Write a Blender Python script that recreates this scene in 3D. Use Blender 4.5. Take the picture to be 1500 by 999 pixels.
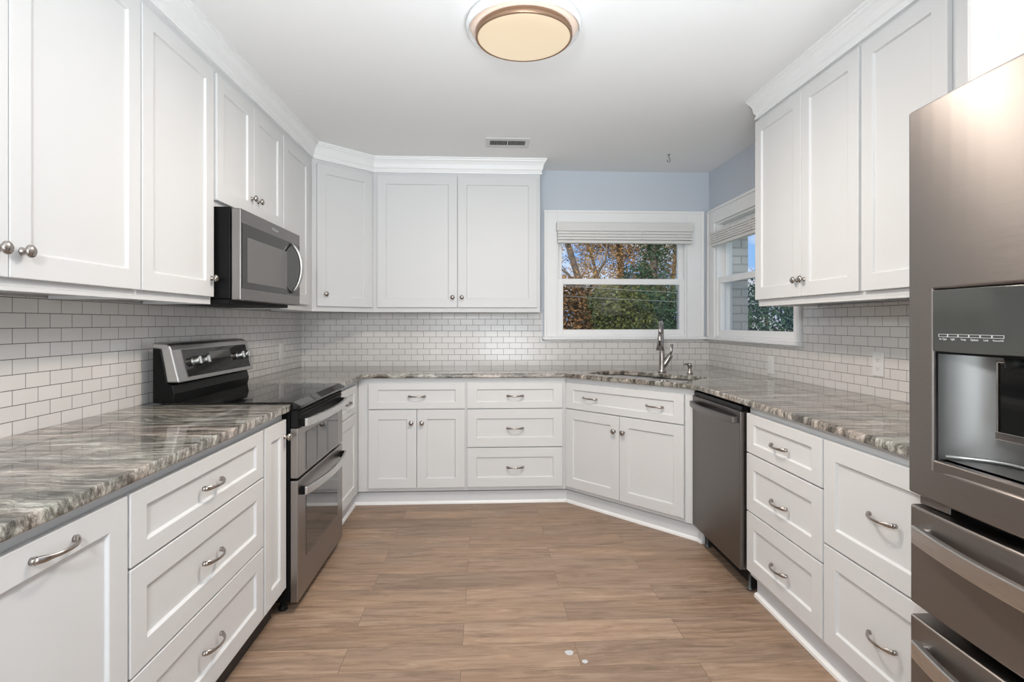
import bpy, math, random
import numpy as np
from mathutils import Vector, Matrix
from mathutils.geometry import tessellate_polygon

S = bpy.context.scene
COL = S.collection
for o in list(bpy.data.objects):
    bpy.data.objects.remove(o)
random.seed(7)

# ------------------------------------------------------------------ camera, sky, lights, exposure
F = 810.0                                   # focal length in pixels of the 1500 wide frame
cam_d = bpy.data.cameras.new('camera')
cam = bpy.data.objects.new('camera', cam_d)
COL.objects.link(cam)
cam_d.sensor_width = 36.0
cam_d.lens = 36.0 * F / 1500.0
cam_d.shift_y = (473.0 - 499.5) / 1500.0
cam_d.clip_start = 0.05
cam_d.clip_end = 200
cam.location = (0, 0, 1.265)
cam.rotation_euler = (math.pi / 2, 0, -math.atan(40.0 / F))
S.camera = cam

S.view_settings.view_transform = 'Standard'
S.view_settings.look = 'None'
S.view_settings.gamma = 1.0
S.view_settings.use_curve_mapping = False
S.view_settings.exposure = -0.12

world = bpy.data.worlds.new('sky')
S.world = world
world.use_nodes = True
wn = world.node_tree.nodes
wl = world.node_tree.links
wn.clear()
w_out = wn.new('ShaderNodeOutputWorld')
w_bg = wn.new('ShaderNodeBackground')
w_tc = wn.new('ShaderNodeTexCoord')
w_map = wn.new('ShaderNodeMapping')
w_map.inputs['Scale'].default_value = (1.0, 1.0, 2.6)
w_no = wn.new('ShaderNodeTexNoise')
w_no.inputs['Scale'].default_value = 5.0
w_no.inputs['Detail'].default_value = 7
w_cr = wn.new('ShaderNodeValToRGB')
w_cr.color_ramp.elements[0].position = 0.43
w_cr.color_ramp.elements[0].color = (0.27, 0.50, 0.88, 1)
w_cr.color_ramp.elements[1].position = 0.56
w_cr.color_ramp.elements[1].color = (0.86, 0.90, 0.97, 1)
w_bg.inputs['Strength'].default_value = 1.15
wl.new(w_tc.outputs['Generated'], w_map.inputs['Vector'])
wl.new(w_map.outputs['Vector'], w_no.inputs['Vector'])
wl.new(w_no.outputs['Fac'], w_cr.inputs['Fac'])
wl.new(w_cr.outputs['Color'], w_bg.inputs['Color'])
wl.new(w_bg.outputs['Background'], w_out.inputs['Surface'])


def area_light(name, loc, target, sx, sy, power, color=(1, 1, 1), shape='RECTANGLE'):
    d = bpy.data.lights.new(name, 'AREA')
    d.shape = shape
    d.size = sx
    d.size_y = sy
    d.energy = power
    d.color = color
    o = bpy.data.objects.new(name, d)
    COL.objects.link(o)
    o.location = loc
    v = Vector(target) - Vector(loc)
    o.rotation_euler = v.to_track_quat('-Z', 'Y').to_euler()
    return o


area_light('rear_fill_light', (0.2, -2.8, 1.22), (0.2, 4.0, 1.15), 3.0, 2.3, 84, (0.90, 0.96, 1.0))  # unseen fill light added behind the camera; the rear wall has no window
area_light('photographers_flash', (-0.34, -0.30, 1.80), (0.15, 3.2, 1.0), 0.18, 0.18, 28, (0.92, 0.97, 1.0))
ceil_fill = area_light('ceiling_fill_light', (0.35, 0.0, 0.90), (0.30, 1.65, 2.5), 0.8, 0.8, 23, (0.87, 0.95, 1.0))  # unseen upward light added near the camera to brighten the ceiling
ceil_fill.data.spread = math.radians(92)
sun_d = bpy.data.lights.new('sun', 'SUN')
sun_d.energy = 5.0
sun_d.angle = 0.02
sun_d.color = (1.0, 0.93, 0.82)
sun = bpy.data.objects.new('sun', sun_d)
COL.objects.link(sun)
sun.rotation_euler = (math.radians(48), 0, math.radians(-28))

# ------------------------------------------------------------------ materials


def new_mat(name):
    m = bpy.data.materials.new(name)
    m.use_nodes = True
    nt = m.node_tree
    b = nt.nodes['Principled BSDF']
    return m, nt, b


def mat(name, col, rough=0.5, metal=0.0, spec=0.5, noise=0.0, nscale=20, bump=0.0, coat=0.0):
    m, nt, b = new_mat(name)
    b.inputs['Base Color'].default_value = (*col, 1)
    b.inputs['Roughness'].default_value = rough
    b.inputs['Metallic'].default_value = metal
    b.inputs['Specular IOR Level'].default_value = spec
    if coat:
        b.inputs['Coat Weight'].default_value = coat
        b.inputs['Coat Roughness'].default_value = 0.05
    tc = nt.nodes.new('ShaderNodeTexCoord')
    n = nt.nodes.new('ShaderNodeTexNoise')
    n.inputs['Scale'].default_value = nscale
    n.inputs['Detail'].default_value = 4
    nt.links.new(tc.outputs['Object'], n.inputs['Vector'])
    mx = nt.nodes.new('ShaderNodeMix')
    mx.data_type = 'RGBA'
    k = 1 - noise
    mx.inputs['A'].default_value = (col[0] * k, col[1] * k, col[2] * k, 1)
    mx.inputs['B'].default_value = (min(1, col[0] * (1 + noise)), min(1, col[1] * (1 + noise)), min(1, col[2] * (1 + noise)), 1)
    nt.links.new(n.outputs['Fac'], mx.inputs['Factor'])
    nt.links.new(mx.outputs['Result'], b.inputs['Base Color'])
    if bump:
        bp = nt.nodes.new('ShaderNodeBump')
        bp.inputs['Strength'].default_value = bump
        bp.inputs['Distance'].default_value = 0.002
        nt.links.new(n.outputs['Fac'], bp.inputs['Height'])
        nt.links.new(bp.outputs['Normal'], b.inputs['Normal'])
    return m


def brushed(name, col, rough, stretch=(1, 1, 60), metal=1.0, aniso=0.0):
    """brushed metal: noise stretched along the grain changes the roughness and colour a little"""
    m, nt, b = new_mat(name)
    b.inputs['Metallic'].default_value = metal
    if aniso:
        b.inputs['Anisotropic'].default_value = aniso
        b.inputs['Anisotropic Rotation'].default_value = 0.25
        tg = nt.nodes.new('ShaderNodeTangent'); tg.direction_type = 'RADIAL'; tg.axis = 'Z'
        nt.links.new(tg.outputs['Tangent'], b.inputs['Tangent'])
    tc = nt.nodes.new('ShaderNodeTexCoord')
    mp = nt.nodes.new('ShaderNodeMapping')
    mp.inputs['Scale'].default_value = stretch
    n = nt.nodes.new('ShaderNodeTexNoise')
    n.inputs['Scale'].default_value = 9
    n.inputs['Detail'].default_value = 5
    nt.links.new(tc.outputs['Object'], mp.inputs['Vector'])
    nt.links.new(mp.outputs['Vector'], n.inputs['Vector'])
    mr = nt.nodes.new('ShaderNodeMapRange')
    mr.inputs['To Min'].default_value = rough - 0.05
    mr.inputs['To Max'].default_value = rough + 0.07
    nt.links.new(n.outputs['Fac'], mr.inputs['Value'])
    nt.links.new(mr.outputs['Result'], b.inputs['Roughness'])
    mx = nt.nodes.new('ShaderNodeMix')
    mx.data_type = 'RGBA'
    mx.inputs['A'].default_value = (col[0] * .92, col[1] * .92, col[2] * .92, 1)
    mx.inputs['B'].default_value = (col[0] * 1.08, col[1] * 1.08, col[2] * 1.08, 1)
    nt.links.new(n.outputs['Fac'], mx.inputs['Factor'])
    nt.links.new(mx.outputs['Result'], b.inputs['Base Color'])
    return m


def tile_mat(name, axis, ushift):
    """2 x 4 inch subway tile in running bond with grey grout"""
    m, nt, b = new_mat(name)
    N = nt.nodes
    L = nt.links
    tc = N.new('ShaderNodeTexCoord')
    sp = N.new('ShaderNodeSeparateXYZ')
    L.new(tc.outputs['Object'], sp.inputs[0])
    cb = N.new('ShaderNodeCombineXYZ')
    au = N.new('ShaderNodeMath'); au.operation = 'ADD'; au.inputs[1].default_value = ushift
    az = N.new('ShaderNodeMath'); az.operation = 'ADD'; az.inputs[1].default_value = -0.957 + 0.0485 * 20
    L.new(sp.outputs[axis], au.inputs[0])
    L.new(sp.outputs['Z'], az.inputs[0])
    L.new(au.outputs[0], cb.inputs[0])
    L.new(az.outputs[0], cb.inputs[1])
    br = N.new('ShaderNodeTexBrick')
    br.offset = 0.5
    br.inputs['Scale'].default_value = 1.0
    br.inputs['Brick Width'].default_value = 0.1
    br.inputs['Row Height'].default_value = 0.0485
    br.inputs['Mortar Size'].default_value = 0.0013
    br.inputs['Mortar Smooth'].default_value = 0.2
    br.inputs['Color1'].default_value = (0.70, 0.676, 0.655, 1)
    br.inputs['Color2'].default_value = (0.745, 0.72, 0.70, 1)
    br.inputs['Mortar'].default_value = (0.155, 0.145, 0.135, 1)
    L.new(cb.outputs[0], br.inputs['Vector'])
    L.new(br.outputs['Color'], b.inputs['Base Color'])
    mr = N.new('ShaderNodeMapRange')
    mr.inputs['To Min'].default_value = 0.16
    mr.inputs['To Max'].default_value = 0.8
    L.new(br.outputs['Fac'], mr.inputs['Value'])
    L.new(mr.outputs['Result'], b.inputs['Roughness'])
    # slightly wavy glaze and recessed grout
    no = N.new('ShaderNodeTexNoise')
    no.inputs['Scale'].default_value = 14
    L.new(tc.outputs['Object'], no.inputs['Vector'])
    mm = N.new('ShaderNodeMath'); mm.operation = 'MULTIPLY_ADD'
    mm.inputs[1].default_value = -1.0
    L.new(br.outputs['Fac'], mm.inputs[0])
    ns = N.new('ShaderNodeMath'); ns.operation = 'MULTIPLY'; ns.inputs[1].default_value = 0.5
    L.new(no.outputs['Fac'], ns.inputs[0])
    L.new(ns.outputs[0], mm.inputs[2])
    bp = N.new('ShaderNodeBump')
    bp.inputs['Strength'].default_value = 0.55
    bp.inputs['Distance'].default_value = 0.0012
    L.new(mm.outputs[0], bp.inputs['Height'])
    L.new(bp.outputs['Normal'], b.inputs['Normal'])
    return m


def granite_mat():
    m, nt, b = new_mat('granite')
    N = nt.nodes
    L = nt.links
    tc = N.new('ShaderNodeTexCoord')
    # gentle warp so that the bands wander
    wn_ = N.new('ShaderNodeTexNoise'); wn_.inputs['Scale'].default_value = 2.6; wn_.inputs['Detail'].default_value = 5
    L.new(tc.outputs['Object'], wn_.inputs['Vector'])
    vs = N.new('ShaderNodeVectorMath'); vs.operation = 'SUBTRACT'; vs.inputs[1].default_value = (0.5, 0.5, 0.5)
    L.new(wn_.outputs['Color'], vs.inputs[0])
    vm = N.new('ShaderNodeVectorMath'); vm.operation = 'SCALE'; vm.inputs['Scale'].default_value = 0.20
    L.new(vs.outputs[0], vm.inputs[0])
    va = N.new('ShaderNodeVectorMath'); va.operation = 'ADD'
    L.new(tc.outputs['Object'], va.inputs[0])
    L.new(vm.outputs[0], va.inputs[1])

    def bands(scale, sx, sy, detail, rough):
        mp = N.new('ShaderNodeMapping')
        mp.inputs['Scale'].default_value = (sx, sy, sy * 0.5)
        mp.inputs['Rotation'].default_value = (0, 0, math.radians(7))
        L.new(va.outputs[0], mp.inputs['Vector'])
        n = N.new('ShaderNodeTexNoise')
        n.inputs['Scale'].default_value = scale
        n.inputs['Detail'].default_value = detail
        n.inputs['Roughness'].default_value = rough
        L.new(mp.outputs[0], n.inputs['Vector'])
        return n
    n1 = bands(3.6, 0.9, 7.5, 12, 0.78)
    n2 = bands(1.6, 0.5, 2.6, 4, 0.6)
    n3 = bands(4.2, 0.6, 6.0, 8, 0.8)
    r1 = N.new('ShaderNodeValToRGB')
    e = r1.color_ramp.elements
    e[0].position = 0.39; e[0].color = (0.026, 0.027, 0.025, 1)
    e[1].position = 0.64; e[1].color = (0.70, 0.69, 0.665, 1)
    x = e.new(0.45); x.color = (0.13, 0.126, 0.115, 1)
    x = e.new(0.51); x.color = (0.27, 0.262, 0.243, 1)
    x = e.new(0.565); x.color = (0.50, 0.49, 0.465, 1)
    L.new(n1.outputs['Fac'], r1.inputs['Fac'])
    r2 = N.new('ShaderNodeValToRGB')
    e = r2.color_ramp.elements
    e[0].position = 0.43; e[0].color = (0.95, 0.96, 0.90, 1)
    e[1].position = 0.56; e[1].color = (1.0, 0.89, 0.82, 1)
    L.new(n2.outputs['Fac'], r2.inputs['Fac'])
    mx = N.new('ShaderNodeMix'); mx.data_type = 'RGBA'; mx.blend_type = 'MULTIPLY'
    mx.inputs['Factor'].default_value = 0.95
    L.new(r1.outputs['Color'], mx.inputs['A'])
    L.new(r2.outputs['Color'], mx.inputs['B'])
    # thin dark veins
    r3 = N.new('ShaderNodeValToRGB')
    e = r3.color_ramp.elements
    e[0].position = 0.478; e[0].color = (0, 0, 0, 1)
    e[1].position = 0.522; e[1].color = (0, 0, 0, 1)
    x = e.new(0.50); x.color = (1, 1, 1, 1)
    L.new(n3.outputs['Fac'], r3.inputs['Fac'])
    fm = N.new('ShaderNodeMath'); fm.operation = 'MULTIPLY'; fm.inputs[1].default_value = 0.8
    L.new(r3.outputs['Color'], fm.inputs[0])
    m2 = N.new('ShaderNodeMix'); m2.data_type = 'RGBA'
    m2.inputs['B'].default_value = (0.07, 0.055, 0.045, 1)
    L.new(fm.outputs[0], m2.inputs['Factor'])
    L.new(mx.outputs['Result'], m2.inputs['A'])
    L.new(m2.outputs['Result'], b.inputs['Base Color'])
    b.inputs['Roughness'].default_value = 0.06
    b.inputs['Specular IOR Level'].default_value = 0.6
    return m


def floor_mat():
    m, nt, b = new_mat('wood_look_tile')
    N = nt.nodes
    L = nt.links
    PW, PH = 0.885, 0.1575
    tc = N.new('ShaderNodeTexCoord')
    mp = N.new('ShaderNodeMapping')
    mp.inputs['Location'].default_value = (0.087 + PW * 20, -2.021 + PH * 60, 0)
    L.new(tc.outputs['Object'], mp.inputs['Vector'])
    br = N.new('ShaderNodeTexBrick')
    br.offset = 0.5
    br.inputs['Scale'].default_value = 1
    br.inputs['Brick Width'].default_value = PW
    br.inputs['Row Height'].default_value = PH
    br.inputs['Mortar Size'].default_value = 0.0013
    br.inputs['Mortar Smooth'].default_value = 0.3
    br.inputs['Color1'].default_value = (0, 0, 0, 1)
    br.inputs['Color2'].default_value = (1, 1, 1, 1)
    br.inputs['Mortar'].default_value = (0.5, 0.5, 0.5, 1)
    L.new(mp.outputs[0], br.inputs['Vector'])
    # grain, shifted per plank by the plank's random value
    sh = N.new('ShaderNodeVectorMath'); sh.operation = 'SCALE'; sh.inputs['Scale'].default_value = 13.7
    L.new(br.outputs['Color'], sh.inputs[0])
    ad = N.new('ShaderNodeVectorMath'); ad.operation = 'ADD'
    L.new(tc.outputs['Object'], ad.inputs[0])
    L.new(sh.outputs[0], ad.inputs[1])
    g = N.new('ShaderNodeMapping'); g.inputs['Scale'].default_value = (1.6, 15, 1)
    L.new(ad.outputs[0], g.inputs['Vector'])
    n1 = N.new('ShaderNodeTexNoise'); n1.inputs['Scale'].default_value = 2.2; n1.inputs['Detail'].default_value = 9
    n1.inputs['Roughness'].default_value = 0.72; n1.inputs['Distortion'].default_value = 0.9
    L.new(g.outputs[0], n1.inputs['Vector'])
    g2 = N.new('ShaderNodeMapping'); g2.inputs['Scale'].default_value = (1.0, 3.2, 1)
    L.new(ad.outputs[0], g2.inputs['Vector'])
    n2 = N.new('ShaderNodeTexNoise'); n2.inputs['Scale'].default_value = 1.6; n2.inputs['Detail'].default_value = 4
    L.new(g2.outputs[0], n2.inputs['Vector'])
    r1 = N.new('ShaderNodeValToRGB')
    e = r1.color_ramp.elements
    e[0].position = 0.30; e[0].color = (0.19, 0.130, 0.092, 1)
    e[1].position = 0.70; e[1].color = (0.47, 0.350, 0.262, 1)
    x = e.new(0.5); x.color = (0.345, 0.245, 0.178, 1)
    L.new(n1.outputs['Fac'], r1.inputs['Fac'])
    r2 = N.new('ShaderNodeValToRGB')
    e = r2.color_ramp.elements
    e[0].position = 0.38; e[0].color = (0.86, 0.85, 0.85, 1)
    e[1].position = 0.64; e[1].color = (1.0, 0.95, 0.89, 1)
    L.new(n2.outputs['Fac'], r2.inputs['Fac'])
    mx = N.new('ShaderNodeMix'); mx.data_type = 'RGBA'; mx.blend_type = 'MULTIPLY'; mx.inputs['Factor'].default_value = 1
    L.new(r1.outputs['Color'], mx.inputs['A'])
    L.new(r2.outputs['Color'], mx.inputs['B'])
    tone = N.new('ShaderNodeMapRange'); tone.inputs['To Min'].default_value = 0.84; tone.inputs['To Max'].default_value = 1.12
    L.new(br.outputs['Color'], tone.inputs['Value'])
    ms = N.new('ShaderNodeVectorMath'); ms.operation = 'SCALE'
    L.new(mx.outputs['Result'], ms.inputs[0])
    L.new(tone.outputs['Result'], ms.inputs['Scale'])
    m2 = N.new('ShaderNodeMix'); m2.data_type = 'RGBA'
    m2.inputs['B'].default_value = (0.17, 0.12, 0.09, 1)
    L.new(br.outputs['Fac'], m2.inputs['Factor'])
    L.new(ms.outputs[0], m2.inputs['A'])
    L.new(m2.outputs['Result'], b.inputs['Base Color'])
    b.inputs['Roughness'].default_value = 0.42
    b.inputs['Specular IOR Level'].default_value = 0.35
    bp = N.new('ShaderNodeBump'); bp.inputs['Strength'].default_value = 0.35; bp.inputs['Distance'].default_value = 0.0015
    hm = N.new('ShaderNodeMath'); hm.operation = 'MULTIPLY_ADD'; hm.inputs[1].default_value = -2.0
    L.new(br.outputs['Fac'], hm.inputs[0])
    L.new(n1.outputs['Fac'], hm.inputs[2])
    L.new(hm.outputs[0], bp.inputs['Height'])
    L.new(bp.outputs['Normal'], b.inputs['Normal'])
    return m


def brick_mat():
    m, nt, b = new_mat('painted_brick')
    N = nt.nodes
    L = nt.links
    tc = N.new('ShaderNodeTexCoord')
    sp = N.new('ShaderNodeSeparateXYZ')
    L.new(tc.outputs['Object'], sp.inputs[0])
    ad = N.new('ShaderNodeMath'); ad.operation = 'ADD'
    L.new(sp.outputs['X'], ad.inputs[0]); L.new(sp.outputs['Y'], ad.inputs[1])
    cb = N.new('ShaderNodeCombineXYZ')
    L.new(ad.outputs[0], cb.inputs[0]); L.new(sp.outputs['Z'], cb.inputs[1])
    br = N.new('ShaderNodeTexBrick')
    br.inputs['Scale'].default_value = 1
    br.inputs['Brick Width'].default_value = 0.2
    br.inputs['Row Height'].default_value = 0.067
    br.inputs['Mortar Size'].default_value = 0.006
    br.inputs['Color1'].default_value = (0.60, 0.58, 0.55, 1)
    br.inputs['Color2'].default_value = (0.72, 0.71, 0.69, 1)
    br.inputs['Mortar'].default_value = (0.50, 0.48, 0.46, 1)
    L.new(cb.outputs[0], br.inputs['Vector'])
    L.new(br.outputs['Color'], b.inputs['Base Color'])
    b.inputs['Roughness'].default_value = 0.8
    bp = N.new('ShaderNodeBump'); bp.inputs['Strength'].default_value = 0.8; bp.inputs['Distance'].default_value = 0.01; bp.invert = True
    L.new(br.outputs['Fac'], bp.inputs['Height'])
    L.new(bp.outputs['Normal'], b.inputs['Normal'])
    return m


def glass_mat(name, tint=(1, 1, 1), refl=0.03):
    m = bpy.data.materials.new(name)
    m.use_nodes = True
    nt = m.node_tree
    nt.nodes.clear()
    o = nt.nodes.new('ShaderNodeOutputMaterial')
    mix = nt.nodes.new('ShaderNodeMixShader')
    t = nt.nodes.new('ShaderNodeBsdfTransparent')
    t.inputs['Color'].default_value = (*tint, 1)
    g = nt.nodes.new('ShaderNodeBsdfGlossy')
    g.inputs['Roughness'].default_value = 0.01
    mix.inputs['Fac'].default_value = refl
    nt.links.new(t.outputs[0], mix.inputs[1])
    nt.links.new(g.outputs[0], mix.inputs[2])
    nt.links.new(mix.outputs[0], o.inputs['Surface'])
    return m


def screen_mat():
    m = bpy.data.materials.new('insect_screen')
    m.use_nodes = True
    nt = m.node_tree
    nt.nodes.clear()
    o = nt.nodes.new('ShaderNodeOutputMaterial')
    mix = nt.nodes.new('ShaderNodeMixShader')
    t = nt.nodes.new('ShaderNodeBsdfTransparent')
    g = nt.nodes.new('ShaderNodeBsdfDiffuse')
    g.inputs['Color'].default_value = (0.05, 0.05, 0.05, 1)
    mix.inputs['Fac'].default_value = 0.16
    nt.links.new(t.outputs[0], mix.inputs[1])
    nt.links.new(g.outputs[0], mix.inputs[2])
    nt.links.new(mix.outputs[0], o.inputs['Surface'])
    return m


def emit_mat(name, col, strength):
    m, nt, b = new_mat(name)
    b.inputs['Base Color'].default_value = (*col, 1)
    tc = nt.nodes.new('ShaderNodeTexCoord')
    n = nt.nodes.new('ShaderNodeTexNoise')
    n.inputs['Scale'].default_value = 5
    mx = nt.nodes.new('ShaderNodeMix'); mx.data_type = 'RGBA'
    mx.inputs['A'].default_value = (col[0], col[1] * .96, col[2] * .92, 1)
    mx.inputs['B'].default_value = (*col, 1)
    nt.links.new(tc.outputs['Object'], n.inputs['Vector'])
    nt.links.new(n.outputs['Fac'], mx.inputs['Factor'])
    nt.links.new(mx.outputs['Result'], b.inputs['Emission Color'])
    b.inputs['Base Color'].default_value = (col[0] * .15, col[1] * .15, col[2] * .15, 1)
    b.inputs['Emission Strength'].default_value = strength
    return m


def leaf_mat(name, cols, rough=0.7):
    """foliage whose colour differs from leaf clump to leaf clump"""
    m, nt, b = new_mat(name)
    N = nt.nodes
    tc = N.new('ShaderNodeTexCoord')
    n = N.new('ShaderNodeTexNoise'); n.inputs['Scale'].default_value = 2.3; n.inputs['Detail'].default_value = 6
    n.inputs['Roughness'].default_value = 0.75
    nt.links.new(tc.outputs['Object'], n.inputs['Vector'])
    r = N.new('ShaderNodeValToRGB')
    e = r.color_ramp.elements
    k = len(cols)
    e[0].position = 0.32; e[0].color = (*cols[0], 1)
    e[1].position = 0.68; e[1].color = (*cols[-1], 1)
    for i in range(1, k - 1):
        x = e.new(0.32 + 0.36 * i / (k - 1)); x.color = (*cols[i], 1)
    nt.links.new(n.outputs['Fac'], r.inputs['Fac'])
    nt.links.new(r.outputs['Color'], b.inputs['Base Color'])
    b.inputs['Roughness'].default_value = rough
    b.inputs['Specular IOR Level'].default_value = 0.2
    return m


M = {}
M['white'] = mat('cabinet_white_paint', (0.68, 0.685, 0.69), 0.42, spec=0.28, noise=0.01, nscale=3)
M['ceiling'] = mat('ceiling_paint', (0.88, 0.88, 0.88), 0.9, noise=0.015, nscale=2, bump=0.05)
M['blue'] = mat('blue_grey_paint', (0.58, 0.625, 0.69), 0.75, noise=0.02, nscale=4, bump=0.05)
M['wallwhite'] = mat('off_white_paint', (0.70, 0.69, 0.67), 0.8, noise=0.01)
M['trim'] = mat('trim_white_paint', (0.88, 0.88, 0.88), 0.35, noise=0.01)
M['toe'] = mat('toe_board_paint', (0.66, 0.67, 0.69), 0.5, noise=0.02)
M['toe_shade'] = mat('toe_board_shade', (0.03, 0.026, 0.024), 0.6, noise=0.1)  # near-black colour stands in for the deep shade of the left toe recess
M['granite'] = granite_mat()
M['floor'] = floor_mat()
M['steel'] = brushed('brushed_stainless_steel', (0.235, 0.222, 0.215), 0.36)
M['slate'] = brushed('warm_grey_brushed_steel', (0.27, 0.25, 0.24), 0.38, aniso=0.72)
M['dwsteel'] = brushed('dishwasher_steel', (0.175, 0.16, 0.152), 0.30)
M['handle_steel'] = brushed('light_steel', (0.62, 0.61, 0.60), 0.28)
M['nickel'] = mat('satin_nickel', (0.42, 0.385, 0.36), 0.24, metal=1.0, noise=0.05)
M['cavity'] = brushed('dispenser_cavity_steel', (0.27, 0.27, 0.265), 0.52)
M['knobsteel'] = mat('knob_steel', (0.42, 0.42, 0.41), 0.38, metal=1.0, noise=0.05)
M['consolesteel'] = brushed('console_steel', (0.46, 0.45, 0.44), 0.33)
M['softsteel'] = mat('satin_steel', (0.60, 0.60, 0.59), 0.42, metal=1.0, noise=0.03)
M['rangesteel'] = brushed('stove_steel', (0.34, 0.315, 0.30), 0.34)
M['chrome'] = mat('polished_nickel', (0.62, 0.60, 0.58), 0.12, metal=1.0, noise=0.02)
M['black'] = mat('black_enamel', (0.006, 0.006, 0.006), 0.30, spec=0.12, noise=0.1)
M['matteblack'] = mat('matte_black', (0.008, 0.008, 0.008), 0.55, spec=0.2, noise=0.1)
M['blackglass'] = mat('black_glass', (0.010, 0.010, 0.010), 0.04, spec=0.36, noise=0.05)
M['mwglass'] = mat('microwave_door_glass', (0.022, 0.022, 0.022), 0.07, spec=0.25, noise=0.05)
M['mwwindow'] = mat('microwave_window_mesh', (0.115, 0.113, 0.110), 0.22, spec=0.25, noise=0.05, nscale=400)
M['ovenglass'] = mat('oven_window_glass', (0.055, 0.052, 0.049), 0.03, spec=1.0, noise=0.05)
M['panelglass'] = mat('dispenser_panel_glass', (0.055, 0.056, 0.052), 0.08, spec=0.8, noise=0.1)
M['print'] = mat('white_print', (0.62, 0.62, 0.62), 0.6, noise=0.01)
M['greyprint'] = mat('grey_print', (0.62, 0.62, 0.62), 0.4, metal=0.6, noise=0.01)
M['plate'] = mat('outlet_plastic', (0.78, 0.775, 0.765), 0.35, noise=0.01)
M['blind'] = mat('blind_white', (0.72, 0.71, 0.695), 0.5, noise=0.03, nscale=30)
M['glass'] = glass_mat('window_glass')
M['lampglass'] = mat('frosted_white_glass', (0.80, 0.82, 0.83), 0.25, noise=0.01)
M['lampring'] = mat('lamp_reflector_ring', (0.95, 0.76, 0.64), 0.35, noise=0.02)
M['lamprim'] = mat('bronze_rim', (0.32, 0.20, 0.13), 0.35, metal=0.6, noise=0.05)
M['diffuser'] = emit_mat('lit_diffuser', (1.0, 0.83, 0.60), 0.80)
M['screen'] = screen_mat()
M['brick'] = brick_mat()
M['vent'] = mat('vent_paint', (0.66, 0.66, 0.65), 0.5, noise=0.02)
M['hook'] = mat('hook_steel', (0.15, 0.15, 0.15), 0.4, metal=0.8, noise=0.05)
M['spot'] = mat('pale_paint_spot', (0.50, 0.52, 0.54), 0.6, noise=0.1)
M['bark'] = mat('bark', (0.13, 0.095, 0.07), 0.9, noise=0.4, nscale=12, bump=0.6)
M['leaf_orange'] = leaf_mat('autumn_leaves', [(0.12, 0.075, 0.045), (0.28, 0.16, 0.075), (0.45, 0.27, 0.09), (0.20, 0.15, 0.10)])
M['leaf_green'] = leaf_mat('shrub_leaves', [(0.025, 0.042, 0.02), (0.06, 0.085, 0.03), (0.17, 0.18, 0.05), (0.07, 0.11, 0.04)])
M['leaf_dark'] = leaf_mat('evergreen_leaves', [(0.015, 0.04, 0.025), (0.035, 0.085, 0.05), (0.06, 0.12, 0.06), (0.03, 0.06, 0.03)])
M['leaf_red'] = leaf_mat('rust_leaves', [(0.08, 0.055, 0.03), (0.17, 0.10, 0.05), (0.28, 0.15, 0.06), (0.12, 0.11, 0.05)])
M['grass'] = mat('lawn', (0.10, 0.14, 0.045), 0.9, noise=0.5, nscale=3)
M['cable'] = mat('cable_sheath', (0.35, 0.38, 0.42), 0.5, noise=0.05)
M['gap'] = mat('unlit_recess', (0.02, 0.02, 0.02), 0.8, noise=0.05)

# ------------------------------------------------------------------ mesh helpers


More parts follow.
